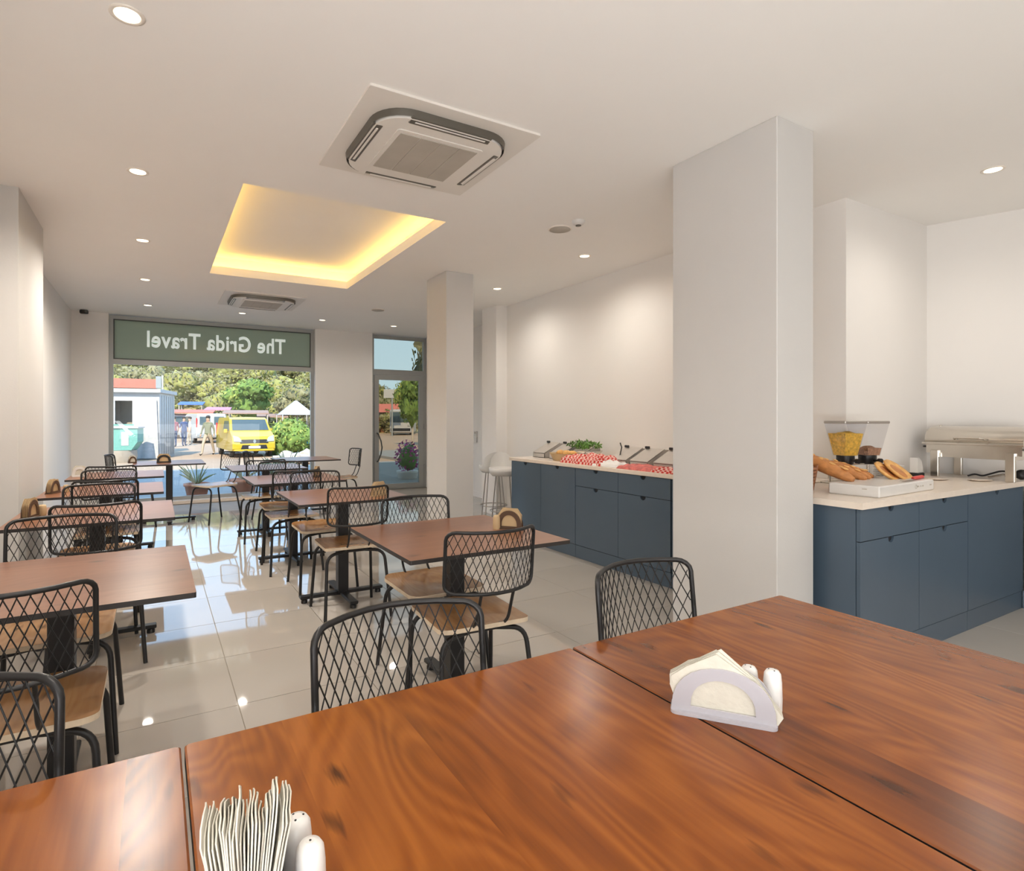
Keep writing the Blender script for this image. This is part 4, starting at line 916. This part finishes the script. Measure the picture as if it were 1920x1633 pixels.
def person(loc, rz, label, top, low, h=1.72, stride=.0, arms=0.0, short=False):
    t = thing('person', loc, label, 'person', rz, None, h / 1.75)
    J = {'pel': (0, 0, .95), 'spi': (0, .01, 1.15), 'che': (0, .0, 1.36), 'nec': (0, .0, 1.48), 'hd0': (0, .01, 1.57), 'hd1': (0, .015, 1.68)}
    for s_, n in ((-1, 'l'), (1, 'r')):
        J['sh' + n] = (s_ * .17, 0, 1.40); J['el' + n] = (s_ * .24, -.02 + arms * .10 * s_, 1.13); J['wr' + n] = (s_ * .24, .06 + arms * .2 * s_, .90); J['ha' + n] = (s_ * .24, .09 + arms * .22 * s_, .82)
        J['hi' + n] = (s_ * .09, 0, .90); J['kn' + n] = (s_ * .11, stride * .20 * s_ + .03, .50); J['an' + n] = (s_ * .11, stride * .34 * s_ - .02, .09); J['to' + n] = (s_ * .12, stride * .34 * s_ + .15, .03)
    E = [('pel', 'spi'), ('spi', 'che'), ('che', 'nec'), ('nec', 'hd0'), ('hd0', 'hd1')]
    for n in 'lr': E += [('che', 'sh' + n), ('sh' + n, 'el' + n), ('el' + n, 'wr' + n), ('wr' + n, 'ha' + n), ('pel', 'hi' + n), ('hi' + n, 'kn' + n), ('kn' + n, 'an' + n), ('an' + n, 'to' + n)]
    rad = dict(pel=(.15, .12), spi=(.135, .10), che=(.16, .11), nec=(.055, .055), hd0=(.085, .095), hd1=(.085, .095))
    for n in 'lr': rad.update({'sh' + n: (.07, .07), 'el' + n: (.045, .045), 'wr' + n: (.032, .032), 'ha' + n: (.042, .03), 'hi' + n: (.10, .10), 'kn' + n: (.065, .065), 'an' + n: (.045, .045), 'to' + n: (.045, .035)})
    ks = list(J); me = bpy.data.meshes.new('body'); me.from_pydata([J[k] for k in ks], [(ks.index(a), ks.index(b)) for a, b in E], [])
    o = bpy.data.objects.new('tmp', me); C.objects.link(o); o.modifiers.new('s', 'SKIN'); o.modifiers.new('u', 'SUBSURF').levels = 1
    for i, k in enumerate(ks): me.skin_vertices[0].data[i].radius = rad[k]; me.skin_vertices[0].data[i].use_root = (k == 'pel')
    bpy.context.view_layer.update(); nm = bpy.data.meshes.new_from_object(o.evaluated_get(bpy.context.evaluated_depsgraph_get())); bpy.data.objects.remove(o)
    nm.materials.clear()
    for m_ in (M['skin'], top, low, M['gap']): nm.materials.append(m_)
    for p_ in nm.polygons:
        c = p_.center; z = c.z; arm = abs(c.x) > .20 and z < 1.3
        p_.material_index = 0 if z > 1.47 or (arm and z < (1.12 if short else .93)) else (1 if z > .93 or arm else (3 if z < .07 else 2)); p_.use_smooth = True
    b = bpy.data.objects.new('body', nm); C.objects.link(b); b.parent = t
    MB().blob((0, -.012, 1.70), (.098, .108, .085), 2, .06, 2).build('hair', M['hair'], t)
    return t
p = on_z(390, 853, gz); person((p.x, p.y, gz), R(150), 'man in olive top and pale trousers walking in the car park', M['olive'], M['khaki'], 1.72, 1.0, .6)
for px, py, lb_, a, b, rz in ((327, 838, 'person in grey-maroon top standing beside the kiosk', M['maroon'], M['jean'], 20), (345, 836, 'person in navy top standing near the white vans', M['navy'], M['jean'], 200), (356, 834, 'person in pale top behind the kiosk, nearest the white van', M['tent'], M['khaki'], 90)):
    p = on_z(px, py, gz); person((p.x, p.y, gz), R(rz), lb_, a, b, 1.70, .3, .3, True)
# market stalls along the foot of the hill
def stall(x, y, w, d, h, m, label, slope=.25):
    t = thing('market_stall', (x, y, gz), label, 'stall', R(-8), 'market stalls at the foot of the hill')
    MB().prism([(-.1, h), (d + .1, h + slope), (d + .1, h + slope + .08), (-.1, h + .08)], -w / 2, w / 2, 0, None, lambda v: (v[2], v[0], v[1])).build('canopy', m, t)
    for sx in (-1, 1):
        for y_ in (0, d): MB().tube([(sx * (w / 2 - .1), y_, 0), (sx * (w / 2 - .1), y_, h)], .05, 6).build('post', M['bark'], t)
    MB().span((-w / 2 + .2, .5, 0), (w / 2 - .2, d - .3, .95)).build('counter', M['inner'], t)
M['bluec'] = mat('blue_canvas', (0.07, 0.15, 0.42), 0.7); M['pink2'] = mat('rose_canvas', (0.50, 0.22, 0.28), 0.7); M['rubl'] = mat('brown_canvas', (0.33, 0.21, 0.16), 0.8)
stall(1.9, 48, 3.9, 3, 2.0, M['rust'], 'stall with a faded red canopy behind the vans'); stall(4.3, 50, 1.9, 3, 2.25, M['pink2'], 'stall with a rose canopy above the walking man'); stall(5.9, 46, 3.2, 3, 1.95, M['rubl'], 'stall with a brown canopy left of the yellow van roof'); stall(2.6, 54, 1.9, 2, 2.75, M['bluec'], 'stall with a bright blue canopy under the hill trees')
stall(8.3, 49, 2.4, 3, 1.7, M['rubl'], 'low stall with a brown canopy right of the yellow van roof')
def tent(x, y, w, label):
    t = thing('tent', (x, y, gz), label, 'tent', 0, 'white peaked tents'); frustum(MB(), (0, 0), w, .15, w, .15, 1.9, 3.0).build('canopy', M['tent'], t)
    for sx in (-1, 1):
        for sy in (-1, 1): MB().tube([(sx * w / 2, sy * w / 2, 0), (sx * w / 2, sy * w / 2, 1.92)], .04, 6).build('post', M['tent'], t)
p = on_z(530, 820, gz); tent(9.5, 46, 2.4, 'white peaked tent right of the yellow van'); tent(11.9, 46.5, 2.4, 'white peaked tent at the right edge of the window')
# rocks, tarp and junk by the shrub
RKL = ['leftmost pale rock below the green shrub', 'large pale rock second from left below the shrub', 'pale rock in the middle below the shrub', 'rightmost pale rock at the window edge', 'upper left rock touching the shrub', 'upper right rock under the turquoise tarp']
for k, (px, py, r) in enumerate(((528, 868, .32), (548, 870, .36), (566, 868, .30), (580, 870, .30), (538, 858, .28), (575, 858, .3))):
    p = on_z(px, py, gz); o = MB().blob((0, 0, r * .5), (r, r * .8, r * .6), k, .3, 2).build('rock', M['stone'], None, (p.x, p.y, gz)); tag(o, RKL[k], 'rock', 'rocks outside the window right corner')
p = on_z(560, 850, gz); m = MB().blob((0, 0, .95), (.45, .5, .14), 4, .25, 3); m.build; o = m.build('tarp', M['cyan'], None, (p.x, p.y - 1.0, gz - .38)); tag(o, 'turquoise tarp lying on the rocks', 'tarp')
# potted agaves just outside the glass
def agave(loc, r, label, n=16, L_=.32, pot=True, cat='potted plant', col=None):
    t = thing('potted_agave', loc, label, cat, random.uniform(0, 3), 'potted agaves outside the window'); h0 = r * 1.45 if pot else .02
    if pot: MB().lathe([(r * .72, 0), (r * .95, h0 * .85), (r * 1.05, h0 * .85), (r * 1.05, h0), (r * .9, h0), (r * .85, h0 * .88), (.01, h0 * .86)], n=26).build('pot', M['terra'], t)
    rd = random.Random(int(loc[0] * 100))
    for k in range(n):
        a = 2 * PI * k / n * 2.4 + rd.uniform(-.2, .2); e = R(rd.uniform(25, 80)); l = L_ * rd.uniform(.75, 1.1); d = Vector((math.cos(a), math.sin(a), 0)); pts = []
        for i in range(6): u = i / 5; pts.append(Vector((0, 0, h0)) + d * (l * u * math.cos(e) + .03) + Vector((0, 0, l * u * math.sin(e) - .10 * l * u * u * 2)))
        MB().tube(pts, [.012, .018, .018, .014, .009, .002], 6, flat=.35).build('leaf', M['agave'], t)
    return t
agave((.60, 10.50, -.03), .19, 'terracotta pot with an agave in front of the window table chair', L_=.5); agave((1.30, 10.42, -.03), .22, 'wide terracotta pot with an agave left of the middle tables', L_=.36)
agave((1.95, 11.3, -.03), .20, 'potted agave outside the right part of the window', L_=.5); agave((2.35, 12.2, -.03), .20, 'potted agave beyond the right window table', L_=.55)
# through the door
p = on_z(764, 905, -.13); t = thing('flowering_plant', (p.x, p.y, -.20), 'magenta flowering plant in a white pot seen through the door', 'flowering plant'); rd = random.Random(4)
MB().lathe([(.16, 0), (.24, .3), (.25, .34), (.2, .33), (.01, .32)], n=20).build('pot', M['white'], t)
m = MB(); m.blob((0, 0, .62), (.22, .22, .28), 3, .25, 2, 0); m.leaves((0, 0, .66), (.27, .27, .36), 260, .035, rd, 1, .7, 1.2); m.build('foliage', [M['leaf'], M['magenta']], t)
p = on_z(774, 836, gz); tree('street_tree', Vector((p.x, p.y, gz)), 1.22, 3, 'green street tree with pale trunk seen through the door', 'tree', None, 1.75)
p = on_z(852, 900, -.2); tree('tall_tree', Vector((p.x * 1.15, p.y * 1.15, -.2)), 1.25, 2, 'grey-green treetop in the fanlight above the door', 'tree', None, 2.1)
p = on_z(716, 812, gz); t = thing('stone_house', (p.x, p.y, gz), 'low pinkish stone building with orange roof seen through the door', 'building', R(-20)); MB().span((-3.2, 0, 0), (1.6, 4, 2.3)).build('wall', M['stone'], t)
MB().prism([(-.4, 2.3), (4.4, 2.3), (2, 3.3)], -3.5, 1.9, 0, None, lambda v: (v[2], v[0], v[1])).build('roof', M['rust'], t)
for x in (-2.2, -.4): MB().span((x, -.03, 0), (x + .9, 0, 1.9)).build('doorway', M['wicker'], t)
MB().span((.9, -.03, .9), (1.4, 0, 1.7)).build('window', M['carglass'], t)
t = thing('billboard', (at_y(735, 735, 50).x, 50, gz), 'white billboard standing beyond the street tree', 'billboard', R(-26)); MB().span((-.75, -.05, 3.5), (.75, .05, 4.3)).build('panel', M['tent'], t); MB().tube([(0, .06, 0), (0, .06, 3.5)], .08, 8).build('post', M['alu'], t)
p = on_z(751, 816, gz); t = thing('minibus', (p.x, p.y, gz), 'white minibus with a wide blue windscreen seen through the door', 'bus', R(-28) )
MB().box((0, 2.6, 1.35), (2.1, 5.2, 2.3), None, 0, .12).build('body', M['vanw'], t); MB().box((0, -.02, 1.75), (1.9, .06, 1.0), None, 0, .02).build('windscreen', M['carglass'], t); MB().box((0, -.04, .55), (1.9, .10, .24), None, 0, .03).build('bumper', M['gap'], t)
for sx in (-1, 1):
    MB().lathe([(.2, -.1), (.4, -.1), (.4, .1), (.2, .1)], n=20).build('wheel', M['tyre'], t, (sx * .9, 1.0, .40), (0, R(90), 0)); MB().box((sx * .8, -.02, .95), (.26, .06, .18), None, 0, .02).build('headlight', M['lamp'], t)
